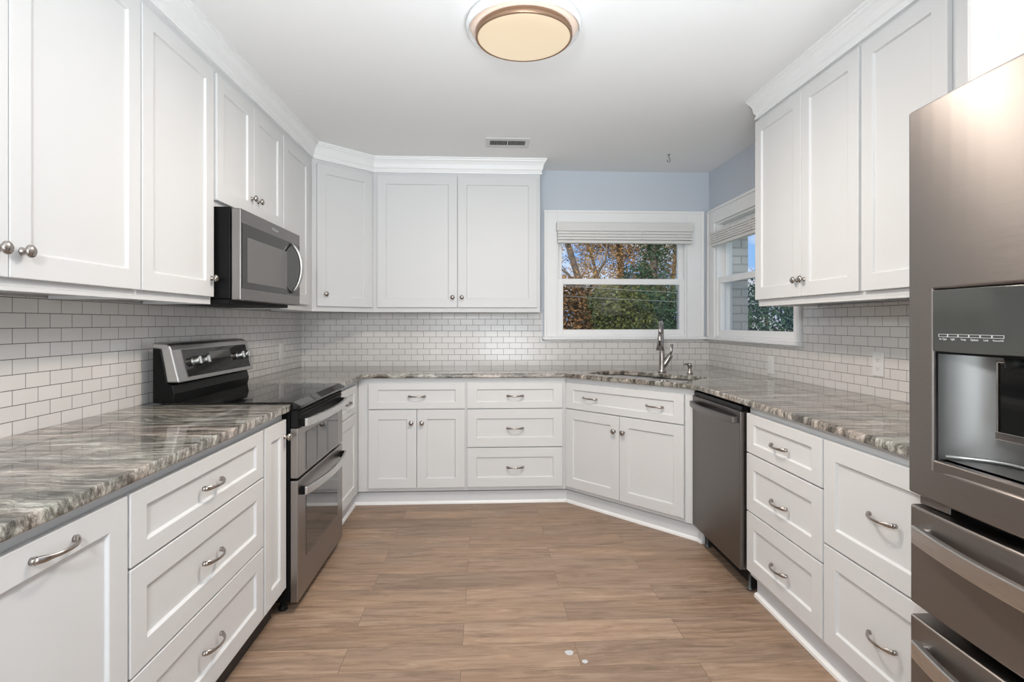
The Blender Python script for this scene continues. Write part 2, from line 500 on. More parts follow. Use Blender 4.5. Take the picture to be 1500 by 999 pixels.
class MB:
    def __init__(s):
        s.v = []
        s.f = []
        s.sm = []

    def add(s, vs, fs, smooth=False):
        b = len(s.v)
        s.v += [tuple(p) for p in vs]
        s.f += [tuple(b + i for i in f) for f in fs]
        s.sm += [smooth] * len(fs)
        return s

    def box(s, x0, x1, y0, y1, z0, z1):
        vs = [(x, y, z) for z in (z0, z1) for y in (y0, y1) for x in (x0, x1)]
        return s.add(vs, [(0, 2, 3, 1), (4, 5, 7, 6), (0, 1, 5, 4), (2, 6, 7, 3), (0, 4, 6, 2), (1, 3, 7, 5)])

    def prism(s, poly, z0, z1):
        """poly: ccw list of (x, y)"""
        n = len(poly)
        vs = [(x, y, z0) for x, y in poly] + [(x, y, z1) for x, y in poly]
        fs = [tuple(range(n - 1, -1, -1)), tuple(range(n, 2 * n))]
        fs += [(i, (i + 1) % n, n + (i + 1) % n, n + i) for i in range(n)]
        return s.add(vs, fs)

    def extrude_x(s, prof, x0, x1, smooth=False):
        """prof: list of (y, z); swept along x"""
        n = len(prof)
        vs = [(x0, y, z) for y, z in prof] + [(x1, y, z) for y, z in prof]
        s.add(vs, [tuple(range(n)), tuple(range(2 * n - 1, n - 1, -1))])
        b = len(s.v) - 2 * n
        s.f += [(b + i, b + n + i, b + n + (i + 1) % n, b + (i + 1) % n) for i in range(n)]
        s.sm += [smooth] * n
        return s

    def lathe(s, prof, o=(0, 0, 0), axis='z', n=24, smooth=True, flip=1):
        """prof: list of (radius, height); axis the direction of height"""
        vs = []
        for r, h in prof:
            for k in range(n):
                a = 2 * math.pi * k / n
                c, d = r * math.cos(a), r * math.sin(a)
                if axis == 'z':
                    p = (c, d, h)
                elif axis == 'y':
                    p = (c, h, d)
                else:
                    p = (h, c, d)
                vs.append((p[0] + o[0], p[1] + o[1], p[2] + o[2]))
        fs = []
        for i in range(len(prof) - 1):
            for k in range(n):
                k2 = (k + 1) % n
                fs.append((i * n + k, i * n + k2, (i + 1) * n + k2, (i + 1) * n + k))
        s.add(vs, fs, smooth)
        b = len(s.v) - len(vs)
        if prof[0][0] > 1e-6:
            s.f.append(tuple(b + k for k in range(n - 1, -1, -1))); s.sm.append(False)
        if prof[-1][0] > 1e-6:
            s.f.append(tuple(b + (len(prof) - 1) * n + k for k in range(n))); s.sm.append(False)
        return s

    def tube(s, pts, rad, n=12, flat=None):
        """tube through pts; rad number or list; flat=(a,b) scales the section's two axes"""
        P = [Vector(p) for p in pts]
        if not isinstance(rad, (list, tuple)):
            rad = [rad] * len(P)
        fa, fb = flat if flat else (1, 1)
        vs = []
        up = None
        for i, p in enumerate(P):
            t = (P[min(i + 1, len(P) - 1)] - P[max(i - 1, 0)]).normalized()
            if up is None:
                up = Vector((0, 0, 1)) if abs(t.z) < 0.9 else Vector((0, 1, 0))
            sde = t.cross(up).normalized()
            up = sde.cross(t).normalized()
            for k in range(n):
                a = 2 * math.pi * k / n
                vs.append(p + sde * (math.cos(a) * rad[i] * fa) + up * (math.sin(a) * rad[i] * fb))
        fs = []
        for i in range(len(P) - 1):
            for k in range(n):
                k2 = (k + 1) % n
                fs.append((i * n + k, (i + 1) * n + k, (i + 1) * n + k2, i * n + k2))
        s.add(vs, fs, True)
        b = len(s.v) - len(vs)
        s.f.append(tuple(b + k for k in range(n))); s.sm.append(False)
        s.f.append(tuple(b + (len(P) - 1) * n + k for k in range(n - 1, -1, -1))); s.sm.append(False)
        return s

    def mesh(s, name, m):
        me = bpy.data.meshes.new(name)
        me.from_pydata([tuple(p) for p in s.v], [], s.f)
        me.polygons.foreach_set('use_smooth', s.sm)
        me.update()
        me.validate()
        import bmesh
        bm = bmesh.new()
        bm.from_mesh(me)
        bmesh.ops.recalc_face_normals(bm, faces=bm.faces)
        bm.to_mesh(me)
        bm.free()
        if m is not None:
            me.materials.append(m)
        return me

    def build(s, name, m, parent=None, bevel=0.0, seg=2):
        o = link(name, s.mesh(name, m), parent)
        if bevel:
            bevel_mod(o, bevel, seg)
        return o


def bevel_mod(o, w, seg=2):
    md = o.modifiers.new('bevel', 'BEVEL')
    md.width = w
    md.segments = seg
    md.limit_method = 'ANGLE'
    md.angle_limit = math.radians(35)
    md.harden_normals = False


def link(name, data, parent=None, loc=None, rotz=None):
    o = bpy.data.objects.new(name, data)
    COL.objects.link(o)
    if parent is not None:
        o.parent = parent
    if loc is not None:
        o.location = loc
    if rotz is not None:
        o.rotation_euler = (0, 0, rotz)
    return o


def thing(name, label, cat, loc=(0, 0, 0), rotz=0.0, group=None):
    o = link(name, None, None, loc, rotz)
    o.empty_display_size = 0.1
    o['label'] = label
    o['category'] = cat
    if group:
        o['group'] = group
    return o


def tag(o, label, cat, group=None, kind=None):
    o['label'] = label
    o['category'] = cat
    if group:
        o['group'] = group
    if kind:
        o['kind'] = kind
    return o


def structure(o):
    o['kind'] = 'structure'
    return o


ROT_L = math.pi / 2        # faces +X, stands on the left wall
ROT_R = -math.pi / 2       # faces -X, stands on the right wall

# shared hardware meshes: local y negative is out towards the room


def make_pull(half=0.056):
    b = MB()
    pts, rad = [], []
    n = 22
    for i in range(n + 1):
        t = -1 + 2 * i / n
        pts.append((half * t, -0.006 - 0.024 * (1 - abs(t) ** 2.6), 0))
        rad.append(0.0036 + 0.0030 * abs(t) ** 6 + 0.0016 * math.exp(-((abs(t) - 0.80) / 0.16) ** 2))
    b.tube(pts, rad, 12, (0.85, 1.25))
    for sgn in (-1, 1):
        b.lathe([(0.0075, 0.0), (0.0070, -0.006), (0.0045, -0.010)], (half * sgn * 0.985, 0, 0), 'y', 14)
    return b.mesh('drawer_pull', M['nickel'])


def make_knob():
    b = MB()
    b.lathe([(0.0105, 0.0), (0.0100, -0.003), (0.0060, -0.006), (0.0058, -0.013), (0.0120, -0.017),
             (0.0165, -0.021), (0.0160, -0.026), (0.0110, -0.030), (0.0001, -0.0315)], (0, 0, 0), 'y', 24)
    return b.mesh('knob', M['nickel'])


PULL = make_pull()
KNOB = make_knob()


def shaker(name, x0, x1, z0, z1, parent, y=-0.02, rail=0.066, stile=0.066, deep=0.009):
    """a shaker front: flat frame around a recessed panel, one mesh; front plane at y, back at 0"""
    if z1 - z0 < 0.2:
        rail = 0.046
    a, b_, c, d = x0, x1, z0, z1
    e = 0.004
    i0, i1, k0, k1 = x0 + stile, x1 - stile, z0 + rail, z1 - rail
    ring = lambda X0, X1, Z0, Z1, Y: [(X0, Y, Z0), (X1, Y, Z0), (X1, Y, Z1), (X0, Y, Z1)]
    vs = ring(a, b_, c, d, -0.001) + ring(a, b_, c, d, y) + ring(i0, i1, k0, k1, y) + ring(i0 + e, i1 - e, k0 + e, k1 - e, y + deep)
    fs = [(3, 2, 1, 0)]
    for r in range(3):
        for k in range(4):
            k2 = (k + 1) % 4
            fs.append((r * 4 + k, r * 4 + k2, (r + 1) * 4 + k2, (r + 1) * 4 + k))
    fs.append((12, 13, 14, 15))
    m = MB()
    m.add(vs, fs)
    return m.build(name, M['white'], parent, bevel=0.0022, seg=2)


def hw(kind, x, z, parent, y=-0.02):
    o = link('drawer_pull' if kind == 'pull' else 'knob', PULL if kind == 'pull' else KNOB, parent, (x, y, z))
    return o


ZB, ZT = 0.096, 0.884      # base cabinet box
G1, G2 = 0.665, 0.398      # gaps between drawers


def front(root, kind, x0, x1, z0, z1, hws=(), y=-0.02):
    p = shaker(kind, x0, x1, z0, z1, root, y)
    for h in hws:
        hw(h[0], h[1], h[2], p, y)
    return p


def base_body(root, x0, x1, depth, toe=True):
    b = MB()
    b.box(x0, x1, 0.0, depth, ZB, ZT)
    return b.build('body', M['white'], root, bevel=0.001)


# ------------------------------------------------------------------ room shell
XL, XR, YB, ZC = -1.48, 1.875, 4.54, 2.52
YR = -3.2                  # rear wall, behind the camera


def wall_with_hole(name, m, lo, hi, h0, h1, axis, plane, thick):
    """slab from lo..hi (u, z) with an opening h0..h1; axis 'x' = wall runs along x at y=plane"""
    b = MB()
    for (u0, u1, z0, z1) in ((lo[0], h0[0], lo[1], hi[1]), (h1[0], hi[0], lo[1], hi[1]),
                             (h0[0], h1[0], lo[1], h0[1]), (h0[0], h1[0], h1[1], hi[1])):
        if axis == 'x':
            b.box(u0, u1, plane, plane + thick, z0, z1)
        else:
            b.box(plane, plane + thick, u0, u1, z0, z1)
    return structure(b.build(name, m))


WB = ((0.595, 1.150), (1.684, 2.075))      # back window opening (x, z)
WR = ((3.245, 1.150), (4.40, 2.075))       # right window opening (y, z)
wall_back = wall_with_hole('wall_back', M['blue'], (XL - 0.1, 0), (XR + 0.13, ZC), WB[0], WB[1], 'x', YB, 0.13)
wall_right = wall_with_hole('wall_right', M['blue'], (YR, 0), (YB, ZC), WR[0], WR[1], 'y', XR, 0.13)
b = MB(); b.box(XL - 0.1, XL, YR, YB, 0, ZC)
wall_left = structure(b.build('wall_left', M['wallwhite']))
b = MB(); b.box(XL - 0.1, XR + 0.13, YR - 0.1, YR, 0, ZC)
structure(b.build('wall_rear', M['wallwhite']))
b = MB(); b.box(XL - 0.1, XR + 0.13, YR - 0.1, YB + 0.13, -0.1, 0)
structure(b.build('floor', M['floor']))
b = MB(); b.box(XL - 0.1, XR + 0.13, YR - 0.1, YB + 0.13, ZC, ZC + 0.1)
structure(b.build('ceiling', M['ceiling']))

# tiled backsplashes, thin slabs belonging to their walls
TT = 0.008
b = MB()
b.box(XL + TT, 0.472, YB - TT, YB, 0.914, 1.350)
b.box(0.472, XR - TT, YB - TT, YB, 0.914, 1.118)
b.build('tile_backsplash', tile_mat('subway_tile_back', 'X', 0.047), wall_back)
b = MB()
b.box(XL, XL + TT, 0.20, YB, 0.914, 1.350)
b.build('tile_backsplash', tile_mat('subway_tile_left', 'Y', 0.0), wall_left)
b = MB()
b.box(XR - TT, XR, 1.00, 3.16, 0.914, 1.362)
b.box(XR - TT, XR, 3.16, YB, 0.914, 1.118)
b.build('tile_backsplash', tile_mat('subway_tile_right', 'Y', 0.04), wall_right)
# white grout cap under the window stool on both walls
# outer brick face and reveal beyond the right window, and beyond the back window
b = MB()
for (y0, y1, z0, z1) in ((YR, WR[0][0] - 0.01, -0.3, 2.9), (WR[1][0] + 0.01, YB + 0.27, -0.3, 2.9),
                         (WR[0][0] - 0.01, WR[1][0] + 0.01, -0.3, 1.12), (WR[0][0] - 0.01, WR[1][0] + 0.01, 2.10, 2.9)):
    b.box(XR + 0.13, XR + 0.27, y0, y1, z0, z1)
b.build('brick_facing', M['brick'], wall_right)
b = MB()
for (x0, x1, z0, z1) in ((XL - 0.1, WB[0][0] - 0.01, -0.3, 2.9), (WB[1][0] + 0.01, XR + 0.13, -0.3, 2.9),
                         (WB[0][0] - 0.01, WB[1][0] + 0.01, -0.3, 1.12), (WB[0][0] - 0.01, WB[1][0] + 0.01, 2.10, 2.9)):
    b.box(x0, x1, YB + 0.13, YB + 0.27, z0, z1)
b.build('brick_facing', M['brick'], wall_back)

# ------------------------------------------------------------------ windows


def window(name, u0, u1, z0, z1, loc, rotz, cl, cr, glass_in, stool_l, stool_r):
    """double hung window; local x along the wall, y into the wall, opening u0..u1, z0..z1"""
    r = link(name, None, None, loc, rotz)
    structure(r)
    ct = z1 + 0.118
    # casing: flat boards with a raised back band
    b = MB()
    b.box(u0 - cl, u0, -0.018, 0, z0, ct)
    b.box(u1, u1 + cr, -0.018, 0, z0, ct)
    b.box(u0, u1, -0.018, 0, z1, ct)
    b.build('casing', M['trim'], r, bevel=0.003)
    b = MB()
    b.box(u0 - cl, u0 - cl + 0.022, -0.027, -0.018, z0, ct)
    b.box(u1 + cr - 0.022, u1 + cr, -0.027, -0.018, z0, ct)
    b.box(u0 - cl + 0.022, u1 + cr - 0.022, -0.027, -0.018, ct - 0.022, ct)
    b.build('back_band', M['trim'], r, bevel=0.003)
    # jamb liner
    b = MB()
    t = 0.014
    b.box(u0, u0 + t, 0, 0.128, z0, z1)
    b.box(u1 - t, u1, 0, 0.128, z0, z1)
    b.box(u0 + t, u1 - t, 0, 0.128, z1 - t, z1)
    b.box(u0 + t, u1 - t, 0, 0.128, z0, z0 + t)
    # parting stops seen past the sashes
    for yy in (0.052, 0.098):
        b.box(u0 + t, u0 + t + 0.010, yy, yy + 0.008, z0 + t, z1 - t)
        b.box(u1 - t - 0.010, u1 - t, yy, yy + 0.008, z0 + t, z1 - t)
    b.build('jamb', M['trim'], r, bevel=0.001)
    # stool
    b = MB()
    b.box(u0 - stool_l, u1 + stool_r, -0.045, 0, z0 - 0.022, z0)
    b.box(u0 - cl, u1 + cr, -0.020, 0, z0 - 0.034, z0 - 0.022)
    b.build('stool', M['trim'], r, bevel=0.004)
    zm = 1.610
    a0, a1 = u0 + t, u1 - t

    def sash(nm, y0, za, zb, st, top, bot):
        m = MB()
        m.box(a0, a0 + st, y0, y0 + 0.035, za, zb)
        m.box(a1 - st, a1, y0, y0 + 0.035, za, zb)
        m.box(a0 + st, a1 - st, y0, y0 + 0.035, zb - top, zb)
        m.box(a0 + st, a1 - st, y0, y0 + 0.035, za, za + bot)
        s_ = m.build(nm, M['trim'], r, bevel=0.003)
        g = MB()
        g.box(a0 + st - 0.002, a1 - st + 0.002, y0 + 0.015, y0 + 0.019, za + bot - 0.002, zb - top + 0.002)
        g.build('pane', M['glass'], s_)
        return s_
    sash('upper_sash', 0.060, zm - 0.015, z1 - t, 0.036, 0.04, 0.036)
    low = sash('lower_sash', 0.014, z0 + t, zm + 0.022, 0.040, 0.048, 0.046)
    # insect screen outside the lower sash
    m = MB()
    m.box(a0, a1, 0.110, 0.112, z0 + t, zm)
    m.build('insect_screen', M['screen'], r)
    m = MB()
    m.box(a0, a1, 0.106, 0.116, zm - 0.008, zm + 0.012)
    m.build('screen_frame', M['vent'], r)
    return r


w1 = window('window_1', WB[0][0], WB[1][0], WB[0][1], WB[1][1], (0, YB, 0), 0, 0.108, 0.140, 0, 0.122, 0.150)
# the right window: local x = -Y, so the opening is mirrored about the root
w2 = window('window_2', -WR[1][0], -WR[0][0], WR[0][1], WR[1][1], (XR, 0, 0), ROT_R, 0.128, 0.075, 0, 0.095, 0.080)


def blind(label, x0, x1, zt, loc, rotz, depth=0.05, y=-0.075, valance=True, n=4, sh=0.0175):
    r = thing('window_blind', label, 'blind', loc, rotz)
    if valance:
        b = MB()
        b.box(x0, x1, y, y + 0.012, zt - 0.070, zt)
        b.box(x0, x0 + 0.012, y + 0.012, -0.028, zt - 0.070, zt)
        b.box(x1 - 0.012, x1, y + 0.012, -0.028, zt - 0.070, zt)
        b.box(x0 + 0.012, x1 - 0.012, y + 0.018, -0.030, zt - 0.04, zt - 0.004)
        b.build('valance', M['blind'], r, bevel=0.003)
    z = zt - 0.072
    a0, a1 = x0 + 0.008, x1 - 0.008
    for i in range(n):
        b = MB()
        z2 = z - sh
        b.box(a0, a1, y + 0.006, y + depth - 0.004, z2 + 0.0025, z)
        b.build('slat', M['blind'], r, bevel=0.0015)
        z = z2
    b = MB()
    b.box(a0, a1, y + 0.002, y + depth - 0.002, z - 0.026, z - 0.002)
    b.build('bottom_rail', M['blind'], r, bevel=0.004)
    for fr in (0.10, 0.37, 0.62, 0.88):
        xx = x0 + (x1 - x0) * fr
        b = MB()
        b.tube([(xx, y + 0.0045, zt - 0.07), (xx + 0.003, y + 0.002, zt - 0.10), (xx - 0.002, y + 0.001, z - 0.01)], 0.0014, 6)
        b.build('ladder_cord', M['plate'], r)
    return r


blind('white slatted blind with flat valance, raised at the top of the window behind the sink', 0.585, 1.716, 2.084, (0, YB, 0), 0, n=3, sh=0.0233)
blind('white slatted blind raised in the right-hand window, partly hidden by the wall cabinet', -4.380, -3.262, 2.058, (XR, 0, 0), ROT_R,
      depth=0.046, y=-0.066, valance=False, n=5)

# ------------------------------------------------------------------ skirting boards under the cabinets


def sweep_path(path, prof, name, m, parent=None, bevel=0.0):
    """sweep an open profile (out, z) polygon along a plan path with mitred corners; out = right of travel"""
    P = [Vector((p[0], p[1])) for p in path]
    n = len(prof)
    vs = []
    for i, p in enumerate(P):
        d0 = (P[i] - P[i - 1]).normalized() if i > 0 else (P[1] - P[0]).normalized()
        d1 = (P[i + 1] - P[i]).normalized() if i < len(P) - 1 else d0
        n0 = Vector((d0.y, -d0.x)); n1 = Vector((d1.y, -d1.x))
        mt = (n0 + n1)
        mt = mt / max(0.2, mt.dot(n0))
        for (o_, z) in prof:
            q = p + mt * o_
            vs.append((q.x, q.y, z))
    fs = []
    for i in range(len(P) - 1):
        for k in range(n):
            k2 = (k + 1) % n
            fs.append((i * n + k, i * n + k2, (i + 1) * n + k2, (i + 1) * n + k))
    fs.append(tuple(range(n - 1, -1, -1)))
    fs.append(tuple((len(P) - 1) * n + k for k in range(n)))
    m_ = MB(); m_.add(vs, fs)
    return m_.build(name, m, parent, bevel)


C0 = (-0.875, 3.870)        # inner corner of the cabinet faces, left/back
C1 = (0.571, 3.870)         # back / sink diagonal
C2 = (1.215, 3.140)         # sink diagonal / right run
ex, ey = (C2[0] - C1[0]), (C2[1] - C1[1])
DL = math.hypot(ex, ey)
ex /= DL; ey /= DL
ROT_D = math.atan2(ey, ex)
toe_path = [(-0.915, 3.22), (-0.915, 3.906), (0.583, 3.906), (1.250, 3.155), (1.262, 3.110)]
t1 = sweep_path(toe_path, [(0, 0), (0.012, 0), (0.012, 0.084), (0, 0.084)], 'trim_1', M['toe'])
structure(t1)
t2 = sweep_path(toe_path, [(0.012, 0), (0.026, 0), (0.025, 0.010), (0.020, 0.017), (0.012, 0.019)], 'trim_2', M['trim'])
structure(t2)
rt = [(1.272, 2.500), (1.272, 1.36)]
structure(sweep_path(rt, [(0, 0), (0.012, 0), (0.012, 0.084), (0, 0.084)], 'trim_3', M['toe']))
structure(sweep_path(rt, [(0.012, 0), (0.028, 0), (0.027, 0.012), (0.020, 0.018), (0.012, 0.019)], 'trim_4', M['trim']))
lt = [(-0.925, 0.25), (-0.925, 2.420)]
structure(sweep_path(lt, [(0, 0), (0.010, 0), (0.010, 0.094), (0, 0.094)], 'trim_5', M['toe_shade']))

# ------------------------------------------------------------------ base cabinets
GB = 'white shaker base cabinets'
# left wall, nearest first (local x = Y)
XF = -0.875
c = thing('base_cabinet', 'white base cabinet nearest on the left, one tall front with an arched pull', 'cabinet', (XF, 0, 0), ROT_L, GB)
base_body(c, 0.90, 1.376, 0.60)
front(c, 'door', 0.925, 1.371, 0.123, 0.850, [('pull', 1.142, 0.815)])
c = thing('base_cabinet', 'white three-drawer base cabinet on the left side, second cabinet before the stove', 'cabinet', (XF, 0, 0), ROT_L, GB)
base_body(c, 1.376, 2.195, 0.60)
front(c, 'drawer', 1.381, 2.186, 0.670, 0.850, [('pull', 1.781, 0.760)])
front(c, 'drawer', 1.381, 2.186, 0.401, 0.664, [('pull', 1.781, 0.532)])
front(c, 'drawer', 1.381, 2.186, 0.123, 0.395, [('pull', 1.781, 0.259)])
c = thing('base_cabinet', 'narrow white base cabinet with one slim door and knob, touching the near side of stove', 'cabinet', (XF, 0, 0), ROT_L, GB)
base_body(c, 2.195, 2.433, 0.60)
front(c, 'door', 2.200, 2.430, 0.123, 0.850, [('knob', 2.405, 0.778)])
# left wall beyond the range
c = thing('base_cabinet', 'white corner base cabinet just beyond the stove, small drawer above a narrow door', 'cabinet', (XF, 0, 0), ROT_L, GB)
base_body(c, 3.215, 3.870, 0.60)
front(c, 'drawer', 3.235, 3.745, 0.670, 0.850, [('pull', 3.49, 0.760)])
front(c, 'door', 3.235, 3.745, 0.123, 0.664)
# back wall
YF = 3.870
c = thing('base_cabinet', 'white base cabinet under the back counter, one drawer above two knobbed doors', 'cabinet', (0, YF, 0), 0, GB)
base_body(c, -0.874, -0.129, 0.66)
front(c, 'drawer', -0.800, -0.137, 0.670, 0.848, [('pull', -0.468, 0.757)])
front(c, 'door', -0.800, -0.4705, 0.123, 0.664, [('knob', -0.506, 0.574)])
front(c, 'door', -0.4665, -0.137, 0.123, 0.664, [('knob', -0.434, 0.574)])
c = thing('base_cabinet', 'white three-drawer base cabinet under the back counter, left of the angled sink cabinet', 'cabinet', (0, YF, 0), 0, GB)
base_body(c, -0.129, 0.570, 0.66)
front(c, 'drawer', -0.122, 0.546, 0.670, 0.848, [('pull', 0.212, 0.757)])
front(c, 'drawer', -0.122, 0.546, 0.401, 0.664, [('pull', 0.212, 0.532)])
front(c, 'drawer', -0.122, 0.546, 0.123, 0.395, [('pull', 0.212, 0.259)])
# diagonal sink cabinet
c = thing('sink_cabinet', 'angled white corner cabinet under the sink, wide drawer front with two pulls over two doors', 'cabinet', (C1[0], C1[1], 0), ROT_D)
b = MB()
b.prism([(0.0, 0.0), (DL, 0.0), (DL + 0.04, 0.045), (DL + 0.10, 0.60), (-0.02, 0.60)], ZB, 0.62)
b.box(0.0, DL, 0.0, 0.02, 0.62, ZT)
b.build('body', M['white'], c, bevel=0.001)
front(c, 'drawer', 0.012, 0.912, 0.670, 0.848, [('pull', 0.228, 0.757), ('pull', 0.720, 0.757)])
front(c, 'door', 0.012, 0.4605, 0.123, 0.664, [('knob', 0.4265, 0.565)])
front(c, 'door', 0.4645, 0.912, 0.123, 0.664, [('knob', 0.4955, 0.565)])
# right wall (local x = -Y)
XF2 = 1.233
c = thing('base_cabinet', 'white three-drawer base cabinet on the right, directly beside the dishwasher', 'cabinet', (XF2, 0, 0), ROT_R, GB)
base_body(c, -2.512, -1.930, 0.62)
front(c, 'drawer', -2.508, -1.934, 0.670, 0.848, [('pull', -2.222, 0.752)])
front(c, 'drawer', -2.508, -1.934, 0.401, 0.664, [('pull', -2.222, 0.514)])
front(c, 'drawer', -2.508, -1.934, 0.123, 0.395, [('pull', -2.222, 0.245)])
c = thing('base_cabinet', 'white base cabinet with two deep drawers on the right, beside the refrigerator', 'cabinet', (XF2, 0, 0), ROT_R, GB)
base_body(c, -1.930, -1.345, 0.62)
front(c, 'drawer', -1.924, -1.350, 0.480, 0.848, [('pull', -1.630, 0.664)])
front(c, 'drawer', -1.924, -1.350, 0.123, 0.474, [('pull', -1.630, 0.290)])

# ------------------------------------------------------------------ countertops
ZK0, ZK1 = 0.884, 0.914


def slab(name, outer, holes, z0, z1, m, parent=None, bevel=0.007):
    loops = [outer] + holes
    flat = [p for lp in loops for p in lp]
    tris = tessellate_polygon([[Vector((x, y, 0)) for x, y in lp] for lp in loops])
    n = len(flat)
    vs = [(x, y, z0) for x, y in flat] + [(x, y, z1) for x, y in flat]
    fs = []
    for t in tris:
        fs.append((t[0], t[1], t[2]))
        fs.append((t[2] + n, t[1] + n, t[0] + n))
    off = 0
    for lp in loops:
        k = len(lp)
        for i in range(k):
            j = (i + 1) % k
            fs.append((off + i, off + j, off + j + n, off + i + n))
        off += k
    b = MB(); b.add(vs, fs)
    return b.build(name, m, parent, bevel, 3)


ct = slab('countertop', [(-0.835, 0.22), (-0.835, 2.433), (XL + TT, 2.433), (XL + TT, 0.22)], [], ZK0, ZK1, M['granite'])
tag(ct, 'polished grey and brown veined stone countertop on the left, ending at the stove', 'countertop')
# sink cut-out in the frame of the diagonal
mx_, my_ = (C1[0] + C2[0]) / 2, (C1[1] + C2[1]) / 2
nx, ny = -ey, ex


def dg(s_, d_):
    """s along the diagonal from its middle, d into the corner from the counter's face"""
    return (mx_ + ex * s_ + nx * d_, my_ + ey * s_ + ny * d_)


def rrect(s0, s1, d0, d1, r, n=5):
    out = []
    for (cs, cd, a0) in ((s1 - r, d0 + r, -90), (s1 - r, d1 - r, 0), (s0 + r, d1 - r, 90), (s0 + r, d0 + r, 180)):
        for k in range(n + 1):
            a = math.radians(a0 + 90 * k / n)
            out.append((cs + r * math.cos(a), cd + r * math.sin(a)))
    return out


hole = [dg(s_, d_) for s_, d_ in rrect(-0.385, 0.385, 0.060, 0.425, 0.09)]
K = 0.036
e1 = (C1[0] - 0.018, C1[1] - K)
e2 = (C2[0] - 0.030, C2[1] - 0.02)
outer = [(XL + TT, 3.208), (-0.835, 3.208), (-0.835, YF - K - 0.045), (-0.822, YF - K - 0.014), (-0.790, YF - K), e1, e2,
         (1.193, 3.06), (1.193, 1.345), (XR - TT, 1.345), (XR - TT, YB - TT), (XL + TT, YB - TT)]
ct2 = slab('countertop', outer, [hole], ZK0, ZK1, M['granite'])
tag(ct2, 'long polished veined stone countertop along the back wall, around the sink and right side', 'countertop')

# sink: two bowls under the cut-out
sk = thing('kitchen_sink', 'double bowl stainless steel sink set under the stone in the angled corner', 'sink', (mx_, my_, 0), ROT_D)


def bowl(s0, s1, d0, d1, zt, zb, name):
    rings = []
    for (ins, z) in ((-0.018, zt), (0.0, zt), (0.004, zt - 0.03), (0.012, zb + 0.03), (0.030, zb + 0.006), (0.06, zb)):
        rings.append([(x, y, z) for x, y in rrect(s0 + ins, s1 - ins, d0 + ins, d1 - ins, max(0.03, 0.07 - ins))])
    b = MB()
    n = len(rings[0])
    vs = [p for r_ in rings for p in r_]
    fs = []
    for i in range(len(rings) - 1):
        for k in range(n):
            k2 = (k + 1) % n
            fs.append((i * n + k, i * n + k2, (i + 1) * n + k2, (i + 1) * n + k))
    fs.append(tuple((len(rings) - 1) * n + k for k in range(n)))
    b.add(vs, fs, True)
    o = b.build(name, M['handle_steel'], sk)
    md = o.modifiers.new('thick', 'SOLIDIFY'); md.thickness = 0.0015
    d = MB()
    cx_, cy_ = (s0 + s1) / 2, (d0 + d1) / 2
    d.lathe([(0.045, zb + 0.0005), (0.043, zb + 0.004), (0.030, zb + 0.003), (0.012, zb + 0.002)], (cx_, cy_, 0), 'z', 20)
    d.build('drain', M['chrome'], o)


bowl(-0.380, 0.000, 0.065, 0.420, 0.882, 0.70, 'bowl')
bowl(0.020, 0.380, 0.065, 0.420, 0.882, 0.72, 'bowl')

# faucet
fx, fy = 1.262, 3.885
th = math.radians(-112)                    # direction the spout points: to the bowls and the camera
fc = thing('kitchen_faucet', 'tall gooseneck pull-down faucet in brushed nickel with a side lever, behind the sink', 'faucet', (fx, fy, 0.914), 0)
dx_, dy_ = math.cos(th), math.sin(th)
b = MB()
b.lathe([(0.030, 0), (0.030, 0.004), (0.026, 0.012), (0.0215, 0.03), (0.0205, 0.06), (0.020, 0.10), (0.0185, 0.155), (0.014, 0.17)], (0, 0, 0), 'z', 24)
b.build('body', M['nickel'], fc)
b = MB()
pts = [(0, 0, 0.14), (0, 0, 0.25)]
R = 0.085
for k in range(1, 17):
    a = math.pi * k / 16 * 0.97
    pts.append((dx_ * (R - R * math.cos(a)), dy_ * (R - R * math.cos(a)), 0.27 + R * math.sin(a)))
b.tube(pts, [0.013] * 2 + [0.0125] * 16, 16)
b.build('spout', M['nickel'], fc)
e_ = Vector(pts[-1])
b = MB()
b.tube([e_, e_ + Vector((0.004 * dx_, 0.004 * dy_, -0.03)), e_ + Vector((0.010 * dx_, 0.010 * dy_, -0.07)), e_ + Vector((0.013 * dx_, 0.013 * dy_, -0.115))],
       [0.0135, 0.017, 0.021, 0.026], 18)
hd = b.build('spray_head', M['nickel'], fc)
b = MB()
q = e_ + Vector((0.010 * dx_, 0.010 * dy_, -0.07))
b.box(-0.006, 0.006, -0.004, 0.004, -0.022, 0.022)
bt = b.build('spray_button', M['matteblack'], hd)
bt.location = q + Vector((dx_ * 0.0195, dy_ * 0.0195, 0))
bt.rotation_euler = (0, 0, th + math.pi / 2)
b = MB()
sx_, sy_ = math.cos(math.radians(-10)), math.sin(math.radians(-10))
b.tube([(0, 0, 0.03), (sx_ * 0.02, sy_ * 0.02, 0.06), (sx_ * 0.055, sy_ * 0.055, 0.115), (sx_ * 0.062, sy_ * 0.062, 0.127)], [0.017, 0.0205, 0.0205, 0.017], 18)
b.tube([(sx_ * 0.056, sy_ * 0.056, 0.118), (sx_ * 0.066, sy_ * 0.066, 0.150), (sx_ * 0.070, sy_ * 0.070, 0.200)], [0.008, 0.009, 0.011], 12, (1, 0.6))
b.build('lever', M['nickel'], fc)

